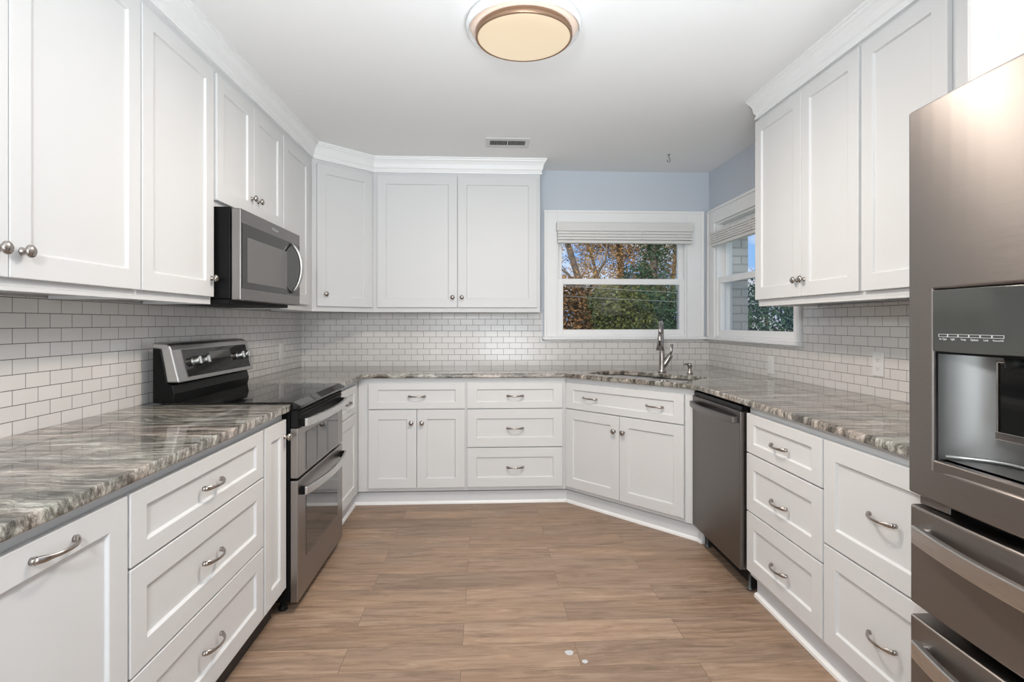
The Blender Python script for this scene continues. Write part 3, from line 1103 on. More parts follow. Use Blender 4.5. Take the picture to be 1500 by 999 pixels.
sd = thing('soap_dispenser', 'short brushed nickel soap pump on the counter right of the faucet', 'soap dispenser', (1.418, 3.762, 0.914), 0)
b = MB()
b.lathe([(0.022, 0), (0.021, 0.006), (0.016, 0.014), (0.0125, 0.03), (0.0125, 0.040), (0.018, 0.058), (0.0195, 0.066), (0.012, 0.069)], (0, 0, 0), 'z', 20)
b.build('pump_body', M['nickel'], sd)
b = MB()
b.tube([(0.006, 0.0, 0.064), (-0.02, -0.008, 0.068), (-0.045, -0.016, 0.066), (-0.050, -0.018, 0.060)], [0.007, 0.007, 0.006, 0.005], 10)
b.build('nozzle', M['nickel'], sd)

# ------------------------------------------------------------------ wall cabinets
GU = 'white shaker wall cabinets'
XU = -1.195
UZ0, UZ1 = 1.346, 2.44


def upper_body(root, x0, x1, depth, z0, z1=UZ1):
    b = MB()
    b.box(x0, x1, 0.0, depth, z0 + 0.012, z1)
    b.box(x0, x1, 0.0, 0.018, z0, z0 + 0.012)
    b.box(x0, x0 + 0.016, 0.018, depth, z0, z0 + 0.012)
    b.box(x1 - 0.016, x1, 0.018, depth, z0, z0 + 0.012)
    return b.build('body', M['white'], root, bevel=0.001)


UD = 0.277
c = thing('wall_cabinet', 'large white double-door wall cabinet at the left edge, two big knobs side by side', 'cabinet', (XU, 0, 0), ROT_L, GU)
upper_body(c, 0.885, 1.957, UD, UZ0)
front(c, 'door', 0.905, 1.426, 1.378, 2.368, [('knob', 1.395, 1.447)])
front(c, 'door', 1.430, 1.953, 1.378, 2.368, [('knob', 1.465, 1.447)])
c = thing('wall_cabinet', 'tall white single-door wall cabinet just left of the microwave, knob low', 'cabinet', (XU, 0, 0), ROT_L, GU)
upper_body(c, 1.957, 2.474, UD, UZ0)
front(c, 'door', 1.961, 2.464, 1.378, 2.368, [('knob', 2.440, 1.457)])
c = thing('wall_cabinet', 'short white double-door wall cabinet directly above the microwave', 'cabinet', (XU, 0, 0), ROT_L, GU)
upper_body(c, 2.474, 3.290, UD, 1.778)
front(c, 'door', 2.492, 2.879, 1.806, 2.366, [('knob', 2.852, 1.892)])
front(c, 'door', 2.883, 3.279, 1.806, 2.366, [('knob', 2.930, 1.892)])
c = thing('wall_cabinet', 'narrow white wall cabinet right of the microwave, before the angled corner', 'cabinet', (XU, 0, 0), ROT_L, GU)
upper_body(c, 3.290, 3.894, UD, UZ0)
front(c, 'door', 3.303, 3.780, 1.385, 2.366)
# diagonal corner cabinet
D0 = (-1.195, 3.895)
D1 = (-0.842, 4.240)
dl = math.hypot(D1[0] - D0[0], D1[1] - D0[1])
rd = math.atan2(D1[1] - D0[1], D1[0] - D0[0])
c = thing('corner_wall_cabinet', 'angled white corner wall cabinet with a single door and low left knob', 'cabinet', (D0[0], D0[1], 0), rd)
b = MB()


def to_local(x, y):
    X, Y = x - D0[0], y - D0[1]
    return (X * math.cos(rd) + Y * math.sin(rd), -X * math.sin(rd) + Y * math.cos(rd))


b.prism([to_local(*p) for p in (D0, D1, (D1[0], YB - TT), (XL + TT, YB - TT), (XL + TT, D0[1]))], UZ0, UZ1)
b.build('body', M['white'], c, bevel=0.001)
front(c, 'door', 0.030, dl - 0.022, 1.382, 2.378, [('knob', 0.088, 1.468)])
c = thing('wall_cabinet', 'wide white double-door wall cabinet on the back wall left of the sink window', 'cabinet', (0, 4.240, 0), 0, GU)
upper_body(c, -0.842, 0.425, 0.29, UZ0)
front(c, 'door', -0.812, -0.2095, 1.383, 2.382, [('knob', -0.244, 1.459)])
front(c, 'door', -0.2035, 0.402, 1.383, 2.382, [('knob', -0.173, 1.459)])
# right wall
XU2 = 1.530
c = thing('wall_cabinet', 'white double-door wall cabinet on the right wall, overlapping the right window', 'cabinet', (XU2, 0, 0), ROT_R, GU)
upper_body(c, -3.018, -2.157, 0.335, 1.357)
front(c, 'door', -3.022, -2.577, 1.393, 2.384, [('knob', -2.606, 1.472)])
front(c, 'door', -2.573, -2.166, 1.393, 2.384, [('knob', -2.546, 1.472)])
c = thing('wall_cabinet', 'white single-door wall cabinet on the right wall, partly hidden behind the refrigerator', 'cabinet', (XU2, 0, 0), ROT_R, GU)
upper_body(c, -2.157, -1.400, 0.335, 1.357)
front(c, 'door', -2.150, -1.735, 1.393, 2.384)
c = thing('wall_cabinet', 'deep white cabinet above the refrigerator at the top right corner', 'cabinet', (1.250, 0, 0), ROT_R, GU)
upper_body(c, -1.374, -0.42, 0.615, 1.840)
front(c, 'door', -1.345, -0.902, 1.875, 2.384)
front(c, 'door', -0.898, -0.450, 1.875, 2.384)

# crown mouldings
crown = [(0.0, 2.405), (0.014, 2.405), (0.016, 2.414), (0.011, 2.420), (0.012, 2.432), (0.019, 2.440), (0.021, 2.450),
         (0.024, 2.470), (0.034, 2.490), (0.042, 2.498), (0.044, 2.506), (0.050, 2.508), (0.050, ZC), (0.0, ZC)]
cr1 = sweep_path([(XU, 0.20), (XU, D0[1]), D1, (0.425, 4.240), (0.425, YB)], crown, 'trim_6', M['trim'])
structure(cr1)
cr2 = sweep_path([(XR, 3.022), (XU2, 3.022), (XU2, 1.40)], crown, 'trim_7', M['trim'])
structure(cr2)

# ------------------------------------------------------------------ microwave
mw = thing('microwave', 'dark stainless over-the-range microwave with a bowed vertical handle, under the short cabinet', 'microwave', (-1.070, 2.484, 0), ROT_L)
W = 0.775
b = MB(); b.box(0.002, W - 0.002, 0.046, 0.400, 1.372, 1.776)
b.build('body', M['black'], mw, bevel=0.002)
b = MB(); b.box(0.02, W - 0.02, 0.06, 0.39, 1.350, 1.372)
b.build('vent_base', M['matteblack'], mw, bevel=0.003)
b = MB(); b.box(0.0, W, 0.0, 0.040, 1.366, 1.770)
door = b.build('door', M['steel'], mw, bevel=0.003)
b = MB(); b.box(0.012, W - 0.006, -0.002, 0.0, 1.418, 1.708)
g = b.build('glass_panel', M['mwglass'], door, bevel=0.0008)
b = MB(); b.box(0.062, 0.560, -0.003, -0.002, 1.448, 1.650)
b.build('window_mesh', M['mwwindow'], door)
b = MB()
pts = []
for k in range(17):
    t = -1 + k / 8
    pts.append((0.628, -0.004 - 0.055 * (1 - t * t) ** 0.75, 1.566 + 0.135 * t))
b.tube(pts, [0.0105 + 0.004 * math.cos(math.pi / 2 * (-1 + k / 8)) for k in range(17)], 12, (1, 0.7))
b.build('handle', M['softsteel'], door)


def text_obj(name, body, size, parent, loc, rot, m, extrude=0.0002, align='CENTER'):
    cu = bpy.data.curves.new(name, 'FONT')
    cu.body = body
    cu.size = size
    cu.extrude = extrude
    cu.align_x = align
    cu.align_y = 'CENTER'
    tmp = bpy.data.objects.new('tmp', cu)
    COL.objects.link(tmp)
    bpy.context.view_layer.update()
    me = bpy.data.meshes.new_from_object(tmp.evaluated_get(bpy.context.evaluated_depsgraph_get()))
    bpy.data.objects.remove(tmp)
    bpy.data.curves.remove(cu)
    me.materials.clear()
    me.materials.append(m)
    o = link(name, me, parent, loc)
    o.rotation_euler = rot
    return o


FR = (math.pi / 2, 0, 0)            # lettering upright, facing local -y
text_obj('brand_lettering', 'Whirlpool', 0.021, door, (0.40, -0.0006, 1.739), FR, M['greyprint'])

# ------------------------------------------------------------------ range
rg = thing('range', 'freestanding double-oven stove in black and stainless steel with a glass cooktop', 'stove', (-0.810, 2.440, 0), ROT_L)
W = 0.760
b = MB()
b.box(0.004, W - 0.004, 0.035, 0.600, 0.050, 0.888)
b.build('body', M['black'], rg, bevel=0.002)
for (fx_, fy_) in ((0.05, 0.08), (W - 0.05, 0.08), (0.05, 0.55), (W - 0.05, 0.55)):
    b = MB(); b.lathe([(0.020, 0.0), (0.020, 0.012), (0.010, 0.016), (0.010, 0.052)], (fx_, fy_, 0), 'z', 14)
    b.build('foot', M['matteblack'], rg)
b = MB()
b.extrude_x([(-0.012, 0.893), (-0.014, 0.905), (0.020, 0.921), (0.560, 0.921), (0.560, 0.889), (-0.005, 0.889)], 0.0, W)
b.build('cooktop', M['blackglass'], rg, bevel=0.003)
b = MB()
b.box(0.012, W - 0.012, 0.005, 0.034, 0.808, 0.884)
b.box(0.03, W - 0.03, -0.003, 0.005, 0.858, 0.866)
b.box(0.03, W - 0.03, -0.003, 0.005, 0.874, 0.880)
b.build('vent_trim', M['matteblack'], rg, bevel=0.002)


def oven_door(nm, z0, z1, gz0, gz1, hz, capz):
    b = MB(); b.box(0.004, W - 0.004, 0.0, 0.034, z0, z1)
    d = b.build(nm, M['rangesteel'], rg, bevel=0.004)
    b = MB(); b.box(0.112, W - 0.112, -0.002, 0.0, gz0, gz1)
    b.build('window', M['ovenglass'], d, bevel=0.0008)
    b = MB()
    pts = []
    for k in range(19):
        t = -1 + k / 9
        pts.append((W / 2 + t * 0.350, -0.026 - 0.030 * (1 - abs(t) ** 2.2), hz))
    n = len(pts)
    # flat curved bar
    vs, fs = [], []
    for (x, y, z) in pts:
        vs += [(x, y - 0.007, z - 0.017), (x, y + 0.007, z - 0.019), (x, y + 0.007, z + 0.019), (x, y - 0.007, z + 0.017)]
    for i in range(n - 1):
        for k in range(4):
            k2 = (k + 1) % 4
            fs.append((4 * i + k, 4 * i + k2, 4 * i + 4 + k2, 4 * i + 4 + k))
    fs += [(3, 2, 1, 0), tuple(4 * (n - 1) + k for k in range(4))]
    b.add(vs, fs)
    h = b.build('handle', M['handle_steel'], d, bevel=0.003)
    for x in (0.030, W - 0.052):
        b = MB(); b.box(x - 0.002, x + 0.024, -0.022, 0.002, hz - 0.017, hz + 0.017)
        b.build('handle_mount', M['black'], h, bevel=0.002)
    return d


oven_door('upper_oven_door', 0.588, 0.806, 0.602, 0.772, 0.828, 0)
oven_door('lower_oven_door', 0.050, 0.578, 0.212, 0.486, 0.528, 0)
# backguard
b = MB(); b.extrude_x([(0.528, 0.920), (0.520, 0.960), (0.530, 0.998), (0.552, 1.004), (0.566, 1.090), (0.578, 1.150), (0.612, 1.154), (0.612, 0.920)], 0.004, W - 0.004)
b.build('riser', M['black'], rg, bevel=0.003)
b = MB()
prof = [(0.496, 1.006), (0.531, 1.148), (0.540, 1.166), (0.556, 1.177), (0.612, 1.180), (0.612, 1.156), (0.577, 1.152), (0.565, 1.090), (0.551, 1.006)]
b.extrude_x(prof, 0.0, W)
con = b.build('control_console', M['consolesteel'], rg, bevel=0.007, seg=3)
sl = (0.531 - 0.496) / (1.148 - 1.006)
yz = lambda z, off: 0.496 + (z - 1.006) * sl - off


def slanted(x0, x1, z0, z1, o0, o1):
    b = MB()
    b.add([(x0, yz(z0, o0), z0), (x1, yz(z0, o0), z0), (x1, yz(z1, o0), z1), (x0, yz(z1, o0), z1),
           (x0, yz(z0, o1), z0), (x1, yz(z0, o1), z0), (x1, yz(z1, o1), z1), (x0, yz(z1, o1), z1)],
          [(0, 1, 2, 3), (7, 6, 5, 4), (0, 4, 5, 1), (1, 5, 6, 2), (2, 6, 7, 3), (3, 7, 4, 0)])
    return b


slanted(0.075, W - 0.040, 1.026, 1.146, -0.004, 0.003).build('control_panel', M['blackglass'], con, bevel=0.001)
slanted(0.30, 0.52, 1.092, 1.128, 0.003, 0.0034).build('display', M['panelglass'], con)
tilt = math.atan(sl)
for x in (0.150, 0.228, 0.600, 0.668):
    z = 1.090
    b = MB()
    b.lathe([(0.024, 0.004), (0.024, -0.002), (0.0205, -0.006), (0.0195, -0.026), (0.0170, -0.030), (0.0001, -0.0305)], (0, 0, 0), 'y', 24)
    b.box(-0.0060, 0.0060, -0.036, -0.028, -0.017, 0.017)
    k = b.build('knob', M['knobsteel'], con, bevel=0.001)
    k.location = (x, yz(z, 0.003), z)
    k.rotation_euler = (-tilt, 0, 0)

# ------------------------------------------------------------------ dishwasher
dw = thing('dishwasher', 'dark stainless dishwasher under the right counter beside the angled sink cabinet', 'dishwasher', (1.190, 3.118, 0), ROT_R)
W = 0.600
b = MB(); b.box(0.004, W - 0.004, 0.045, 0.60, 0.100, 0.874)
b.build('body', M['matteblack'], dw, bevel=0.001)
b = MB(); b.box(0.0, W - 0.006, 0.0, 0.042, 0.112, 0.852)
door = b.build('door', M['dwsteel'], dw, bevel=0.004)
b = MB(); b.box(0.003, W - 0.009, 0.010, 0.042, 0.853, 0.874)
b.build('control_strip', M['black'], dw, bevel=0.001)
b = MB()
pts = []
vs, fs = [], []
n = 19
for k in range(n):
    t = -1 + 2 * k / (n - 1)
    x, y, z = W / 2 + t * 0.272, -0.020 - 0.030 * (1 - abs(t) ** 2.4), 0.808
    vs += [(x, y - 0.007, z - 0.014), (x, y + 0.007, z - 0.017), (x, y + 0.007, z + 0.017), (x, y - 0.007, z + 0.014)]
for i in range(n - 1):
    for k in range(4):
        k2 = (k + 1) % 4
        fs.append((4 * i + k, 4 * i + k2, 4 * i + 4 + k2, 4 * i + 4 + k))
fs += [(3, 2, 1, 0), tuple(4 * (n - 1) + k for k in range(4))]
b.add(vs, fs)
for x in (W / 2 - 0.270, W / 2 + 0.246):
    b.box(x, x + 0.024, -0.018, 0.001, 0.794, 0.822)
b.build('handle', M['steel'], door, bevel=0.003)
b = MB(); b.box(0.02, W - 0.02, 0.085, 0.10, 0.012, 0.098)
b.build('kick_plate', M['matteblack'], dw, bevel=0.001)
for x in (0.05, W - 0.05):
    b = MB(); b.lathe([(0.018, 0.0), (0.018, 0.008), (0.007, 0.012), (0.007, 0.102)], (x, 0.070, 0), 'z', 12)
    b.build('foot', M['hook'], dw)

# ------------------------------------------------------------------ refrigerator
fr = thing('refrigerator', 'large brushed steel refrigerator on the right with a door dispenser and two bottom drawers', 'refrigerator', (1.040, 1.310, 0), ROT_R)
W = 0.905
b = MB(); b.box(0.006, W - 0.006, 0.120, 0.82, 0.03, 1.765)
b.build('body', M['matteblack'], fr, bevel=0.004)


def fdoor(nm, x0, x1, z0, z1, hole=None):
    """door slab, bowed slightly outwards, optionally with a rectangular opening for the dispenser"""
    b = MB()
    nxs = 10
    xs = [x0 + (x1 - x0) * i / nxs for i in range(nxs + 1)]
    zs = [z0, z1]
    if hole:
        hx0, hx1, hz0, hz1 = hole
        xs = sorted(set([round(v, 5) for v in xs if not (abs(v - hx0) < 0.02 or abs(v - hx1) < 0.02)] + [hx0, hx1]))
        zs = [z0, hz0, hz1, z1]
    f_y = lambda x: -0.018 * (1 - ((x - W / 2) / (W / 2)) ** 2)
    vs = []
    nx_, nz_ = len(xs), len(zs)
    for z in zs:
        for x in xs:
            vs.append((x, f_y(x), z))
    off = len(vs)
    for z in zs:
        for x in xs:
            vs.append((x, 0.088, z))
    fs = []
    idx = lambda i, j, back=0: back * off + j * nx_ + i
    inh = lambda i, j: hole and xs[i] >= hole[0] - 1e-4 and xs[i + 1] <= hole[1] + 1e-4 and j == 1
    for j in range(nz_ - 1):
        for i in range(nx_ - 1):
            if inh(i, j):
                continue
            fs.append((idx(i, j), idx(i + 1, j), idx(i + 1, j + 1), idx(i, j + 1)))
            fs.append((idx(i, j + 1, 1), idx(i + 1, j + 1, 1), idx(i + 1, j, 1), idx(i, j, 1)))
    for i in range(nx_ - 1):
        fs.append((idx(i, 0, 1), idx(i + 1, 0, 1), idx(i + 1, 0), idx(i, 0)))
        fs.append((idx(i, nz_ - 1), idx(i + 1, nz_ - 1), idx(i + 1, nz_ - 1, 1), idx(i, nz_ - 1, 1)))
        if inh(i, 1):
            fs.append((idx(i, 1), idx(i + 1, 1), idx(i + 1, 1, 1), idx(i, 1, 1)))
            fs.append((idx(i, 2, 1), idx(i + 1, 2, 1), idx(i + 1, 2), idx(i, 2)))
    for j in range(nz_ - 1):
        fs.append((idx(0, j), idx(0, j + 1), idx(0, j + 1, 1), idx(0, j, 1)))
        fs.append((idx(nx_ - 1, j, 1), idx(nx_ - 1, j + 1, 1), idx(nx_ - 1, j + 1), idx(nx_ - 1, j)))
    if hole:
        i0, i1 = xs.index(hole[0]), xs.index(hole[1])
        fs.append((idx(i0, 1, 1), idx(i0, 2, 1), idx(i0, 2), idx(i0, 1)))
        fs.append((idx(i1, 1), idx(i1, 2), idx(i1, 2, 1), idx(i1, 1, 1)))
    b.add(vs, fs)
    return b.build(nm, M['slate'], fr, bevel=0.006, seg=3)


HX0, HX1 = 0.082, 0.368
d1 = fdoor('left_door', 0.0, 0.450, 0.852, 1.780, (HX0, HX1, 0.930, 1.342))
d2 = fdoor('right_door', 0.455, W, 0.852, 1.780)
b = MB()
b.box(0.472, 0.500, -0.062, -0.040, 0.93, 1.70)
b.box(0.474, 0.498, -0.042, 0.0, 0.95, 0.98)
b.box(0.474, 0.498, -0.042, 0.0, 1.65, 1.68)
b.build('handle', M['handle_steel'], d2, bevel=0.006, seg=3)
b = MB()
b.box(0.012, 0.10, 0.020, 0.11, 0.826, 0.850)
b.build('hinge_cover', M['slate'], fr, bevel=0.002)


def fdrawer(z0, z1, hz):
    d = fdoor('drawer', 0.006, W - 0.006, z0, z1)
    b = MB()
    vs, fs = [], []
    n = 25
    for k in range(n):
        t = -1 + 2 * k / (n - 1)
        x = W / 2 + t * 0.415
        y = -0.018 - 0.048 * (1 - abs(t) ** 2.2)
        vs += [(x, y - 0.006, hz - 0.021), (x, y + 0.010, hz - 0.021), (x, y + 0.010, hz + 0.021), (x, y - 0.006, hz + 0.021)]
    for i in range(n - 1):
        for k in range(4):
            k2 = (k + 1) % 4
            fs.append((4 * i + k, 4 * i + k2, 4 * i + 4 + k2, 4 * i + 4 + k))
    fs += [(3, 2, 1, 0), tuple(4 * (n - 1) + k for k in range(4))]
    b.add(vs, fs)
    for x in (W / 2 - 0.413, W / 2 + 0.389):
        b.box(x, x + 0.024, -0.016, 0.001, hz - 0.018, hz + 0.018)
    b.build('handle', M['handle_steel'], d, bevel=0.003)
    return d


fdrawer(0.585, 0.824, 0.762)
fdrawer(0.065, 0.556, 0.488)
# dispenser
b = MB()
b.box(HX0 + 0.001, HX1 - 0.001, -0.0085, 0.030, 1.200, 1.3405)
pn = b.build('dispenser_panel', M['panelglass'], d1, bevel=0.003)
# cavity, open to the front
x0, x1, z0, z1 = HX0 + 0.001, HX1 - 0.001, 0.950, 1.200
b = MB()
nseg = 12
back = []
for i in range(nseg + 1):
    t = i / nseg
    back.append((x0 + (x1 - x0) * t, 0.030 + 0.082 * (1 - abs(2 * t - 1) ** 4)))
back = [(x0, 0.006)] + back + [(x1, 0.006)]
vs = [(x, y, z0) for x, y in back] + [(x, y, z1) for x, y in back]
n = len(back)
b.add(vs, [(i, i + 1, n + i + 1, n + i) for i in range(n - 1)], True)
cav = b.build('dispenser_cavity', M['cavity'], d1)
b = MB()
b.prism([(x, y) for x, y in back], z0 - 0.004, z0)
b.build('drip_tray', M['cavity'], d1, bevel=0.001)
b = MB()
b.prism([(x, y + (0.004 if 0 < i < n - 1 else 0)) for i, (x, y) in enumerate(back)], z1 - 0.006, z1)
b.build('cavity_ceiling', M['black'], d1)
b = MB()
b.tube([(x, y - 0.006, z0 + 0.006) for x, y in back[1:-1]], 0.004, 8)
b.build('tray_rim', M['softsteel'], d1)
b = MB()
b.box(HX0, HX1, -0.0075, 0.028, 0.921, 0.950)
b.build('dispenser_lip', M['slate'], d1, bevel=0.004)
b = MB()
b.box(0.188, 0.262, 0.052, 0.062, 1.030, 1.180)
pd = b.build('dispenser_paddle', M['blackglass'], d1, bevel=0.003)
b = MB()
b.box(0.184, 0.188, 0.048, 0.062, 1.026, 1.184)
b.box(0.262, 0.266, 0.048, 0.062, 1.026, 1.184)
b.box(0.184, 0.266, 0.048, 0.062, 1.180, 1.184)
b.box(0.184, 0.266, 0.046, 0.062, 1.018, 1.034)
b.build('paddle_frame', M['chrome'], pd, bevel=0.001)
b = MB()
b.lathe([(0.016, 1.172), (0.018, 1.196)], (0.225, 0.050, 0), 'z', 16)
b.build('water_nozzle', M['matteblack'], d1)
# row of outlined buttons with their captions
bx = [0.101, 0.126, 0.153, 0.180, 0.207, 0.234, 0.261]
caps = ['Ice Type', 'Light', 'Temp', 'Options', 'Lock', 'Measured Fill']
yy = -0.0090
zb0, zb1 = 1.2335, 1.2400
for i in range(6):
    a0, a1 = bx[i] + 0.0006, bx[i + 1] - 0.0006
    b = MB()
    t = 0.0007
    b.box(a0, a1, yy, yy + 0.0006, zb1 - t, zb1)
    b.box(a0, a1, yy, yy + 0.0006, zb0, zb0 + t)
    b.box(a0, a0 + t, yy, yy + 0.0006, zb0 + t, zb1 - t)
    b.box(a1 - t, a1, yy, yy + 0.0006, zb0 + t, zb1 - t)
    b.build('button_outline', M['print'], pn)
    text_obj('button_caption', caps[i], 0.0058 if i < 5 else 0.0044, pn, ((a0 + a1) / 2, yy + 0.0002, 1.2288), FR, M['print'], 0.0001)
# ------------------------------------------------------------------ ceiling lamp
lp = thing('ceiling_light', 'round flush-mount ceiling light with a glowing cream diffuser and frosted outer ring', 'ceiling light', (0.162, 2.285, ZC), 0)
b = MB()
b.lathe([(0.10, 0.0), (0.205, -0.002), (0.234, -0.012), (0.240, -0.034), (0.232, -0.054), (0.228, -0.052), (0.232, -0.034), (0.20, -0.020), (0.10, -0.020)], (0, 0, 0), 'z', 64)
b.build('outer_glass_ring', M['lampglass'], lp)
b = MB()
b.lathe([(0.228, -0.026), (0.222, -0.036), (0.205, -0.047), (0.190, -0.052), (0.186, -0.048), (0.20, -0.024)], (0, 0, 0), 'z', 64)
b.build('reflector_ring', M['lampring'], lp)
b = MB()
b.lathe([(0.196, -0.052), (0.200, -0.060), (0.200, -0.076), (0.195, -0.082), (0.191, -0.078), (0.190, -0.052)], (0, 0, 0), 'z', 64)
b.build('metal_rim', M['lamprim'], lp)
b = MB()
b.lathe([(0.192, -0.074), (0.185, -0.082), (0.15, -0.091), (0.09, -0.097), (0.0001, -0.100)], (0, 0, 0), 'z', 64)
b.build('diffuser', M['diffuser'], lp)
ld = bpy.data.lights.new('lamp_glow', 'AREA')
ld.shape = 'DISK'
ld.size = 0.34
ld.energy = 31
ld.color = (1.0, 0.87, 0.75)
lo = link('lamp_glow', ld, lp, (0, 0, -0.104))

# ceiling register
vt = thing('ceiling_vent', 'small white ceiling air register with dark slots, above the back wall cabinets', 'vent', (0.158, 3.845, ZC), 0)
b = MB()
x0, x1, y0, y1 = -0.150, 0.150, -0.098, 0.098
i0, i1, j0, j1 = -0.122, 0.122, -0.052, 0.052
for (a, c_, d_, e2_) in ((x0, x1, y0, j0), (x0, x1, j1, y1), (x0, i0, j0, j1), (i1, x1, j0, j1), (-0.004, 0.004, j0, j1)):
    b.box(a, c_, d_, e2_, -0.006, 0.0)
b.build('frame', M['vent'], vt, bevel=0.001)
b = MB(); b.box(i0, i1, j0, j1, -0.0012, -0.0002)
b.build('duct_opening', M['gap'], vt)
for k in range(28):
    x = i0 + 0.006 + k * (i1 - i0 - 0.008) / 27.5
    if abs(x) < 0.007:
        continue
    b = MB()
    b.box(x - 0.0008, x + 0.0008, j0, j1, -0.0055, -0.0013)
    b.build('fin', M['vent'], vt)

# ceiling hook
b = MB()
b.tube([(0, 0, 0), (0, 0, -0.022), (0.008, 0, -0.034), (0.010, 0, -0.046), (0.002, 0, -0.056), (-0.010, 0, -0.052), (-0.014, 0, -0.040)], 0.0024, 8)
b.lathe([(0.009, 0), (0.008, -0.003), (0.003, -0.005)], (0, 0, 0), 'z', 12)
hk = b.build('ceiling_hook', M['hook'])
hk.location = (1.372, 4.060, ZC)
tag(hk, 'tiny dark metal cup hook in the ceiling near the sink window', 'hook')

# ------------------------------------------------------------------ outlets


def outlet(nm, label, y, z, x, rotz, w=0.074, h=0.116, duplex=True):
    r = thing(nm, label, 'outlet' if duplex else 'cover plate', (x, y, z), rotz)
    b = MB(); b.box(-w / 2, w / 2, -0.006, 0.0, -h / 2, h / 2)
    b.build('cover_plate', M['plate'], r, bevel=0.002)
    if duplex:
        for dz in (-0.021, 0.021):
            b = MB(); b.box(-0.017, 0.017, -0.0075, -0.006, dz - 0.014, dz + 0.014)
            s_ = b.build('socket', M['plate'], r, bevel=0.001)
            b = MB()
            b.box(-0.0075, -0.0060, -0.0079, -0.0074, dz - 0.003, dz + 0.005)
            b.box(0.0060, 0.0075, -0.0079, -0.0074, dz - 0.003, dz + 0.005)
            b.box(-0.002, 0.002, -0.0079, -0.0074, dz - 0.010, dz - 0.006)
            b.build('slots', M['gap'], s_)
    else:
        b = MB(); b.box(-0.017, 0.017, -0.0075, -0.006, -0.033, 0.033)
        b.build('insert', M['plate'], r, bevel=0.001)
    return r


outlet('wall_outlet', 'white duplex outlet on the tiled right wall near the refrigerator', 2.533, 1.070, XR - TT, ROT_R)
outlet('wall_plate', 'plain white wall plate on the tiles below the right window corner', 3.520, 0.990, XR - TT, ROT_R, duplex=False)
outlet('wall_plate', 'plain white wall plate on the tiled left wall beyond the stove', 4.080, 1.060, XL + TT, ROT_L, duplex=False)

# pale specks on the floor
GS = 'pale paint specks on the floor'
for (x, y, r_, lab) in ((0.324, 2.108, 0.016, 'larger round pale paint speck on the wood-look floor'), (0.374, 2.050, 0.011, 'smaller fainter pale speck beside the larger one on the floor')):
    b = MB()
    pr = [(r_ * (1 + 0.06 * math.sin(3 * a)) * math.cos(a), r_ * (1 + 0.06 * math.sin(3 * a)) * math.sin(a)) for a in [2 * math.pi * k / 20 for k in range(20)]]
    b.prism(pr, 0.0, 0.0006)
    o = b.build('paint_speck', M['spot'])
    o.location = (x, y, 0.0)
    tag(o, lab, 'speck', GS)

# ------------------------------------------------------------------ outdoors
b = MB(); b.box(-30, 60, YB + 0.27, 70, -0.5, -0.45)
b.box(XR + 0.27, 60, -20, YB + 0.27, -0.5, -0.45)
structure(b.build('ground', M['grass']))


def foliage(name, blobs, n, size, m, parent, seed, flat=1.0):
    """leaves scattered inside ellipsoids, each leaf a small bent quad; one mesh per crown"""
    rs = np.random.RandomState(seed)
    vol = np.array([bl[3] * bl[4] * bl[5] for bl in blobs]) ** 0.8
    cnt = rs.multinomial(n, vol / vol.sum())
    C = []
    for bl, k in zip(blobs, cnt):
        d = rs.normal(size=(k, 3))
        d /= np.linalg.norm(d, axis=1)[:, None]
        r = rs.uniform(0.35, 1.0, size=(k, 1)) ** 0.5
        C.append(d * r * np.array(bl[3:6]) + np.array(bl[0:3]))
    C = np.concatenate(C)
    k = len(C)
    u = rs.normal(size=(k, 3)); u /= np.linalg.norm(u, axis=1)[:, None]
    w = rs.normal(size=(k, 3)); w -= (w * u).sum(1)[:, None] * u; w /= np.linalg.norm(w, axis=1)[:, None]
    s_ = rs.uniform(0.6, 1.25, size=(k, 1)) * size
    V = np.stack([C - u * s_, C + w * s_ * 0.45, C + u * s_, C - w * s_ * 0.45], 1).reshape(-1, 3)
    me = bpy.data.meshes.new(name)
    me.vertices.add(4 * k)
    me.vertices.foreach_set('co', V.ravel())
    me.loops.add(4 * k)
    me.loops.foreach_set('vertex_index', np.arange(4 * k))
    me.polygons.add(k)
    me.polygons.foreach_set('loop_start', np.arange(0, 4 * k, 4))
    me.update()
    me.validate()
    me.materials.append(m)
    return link(name, me, parent)


def limbs(spec, m, parent, name='trunk'):
    b = MB()
    for pts, r0, r1 in spec:
        k = len(pts)
        b.tube(pts, [r0 + (r1 - r0) * i / (k - 1) for i in range(k)], 7)
    return b.build(name, m, parent)


def twigs(spec, seed, n, length, r=0.014, up=0.5):
    """side branches growing off the given limbs"""
    rs = random.Random(seed)
    out = []
    for _ in range(n):
        pts, r0, r1 = rs.choice(spec)
        i = rs.randint(1, len(pts) - 1)
        p = Vector(pts[i]).lerp(Vector(pts[i - 1]), rs.random())
        d = Vector((rs.uniform(-1, 1), rs.uniform(-0.6, 0.6), rs.uniform(0.0, 1.0) * up)).normalized()
        q = [p]
        for s_ in range(4):
            d = (d + Vector((rs.uniform(-.4, .4), rs.uniform(-.3, .3), rs.uniform(-.2, .35)))).normalized()
            q.append(q[-1] + d * length / 4)
        out.append(([tuple(v) for v in q], r, r * 0.25))
    return out


def push(base, limb, blobs, k):
    """set a plant k times further off and k times larger"""
    e = 1.265 - G0
    fz = lambda z: e + (z - e) * k
    base = (base[0] * k, base[1] * k, base[2])
    limb = [([(p[0] * k, p[1] * k, 0 if p[2] == 0 else max(0.05, fz(p[2]))) for p in pts], r0 * k, r1 * k) for pts, r0, r1 in limb]
    blobs = [(bl[0] * k, bl[1] * k, fz(bl[2]), bl[3] * k, bl[4] * k, bl[5] * k) for bl in blobs]
    return base, limb, blobs


G0 = -0.45


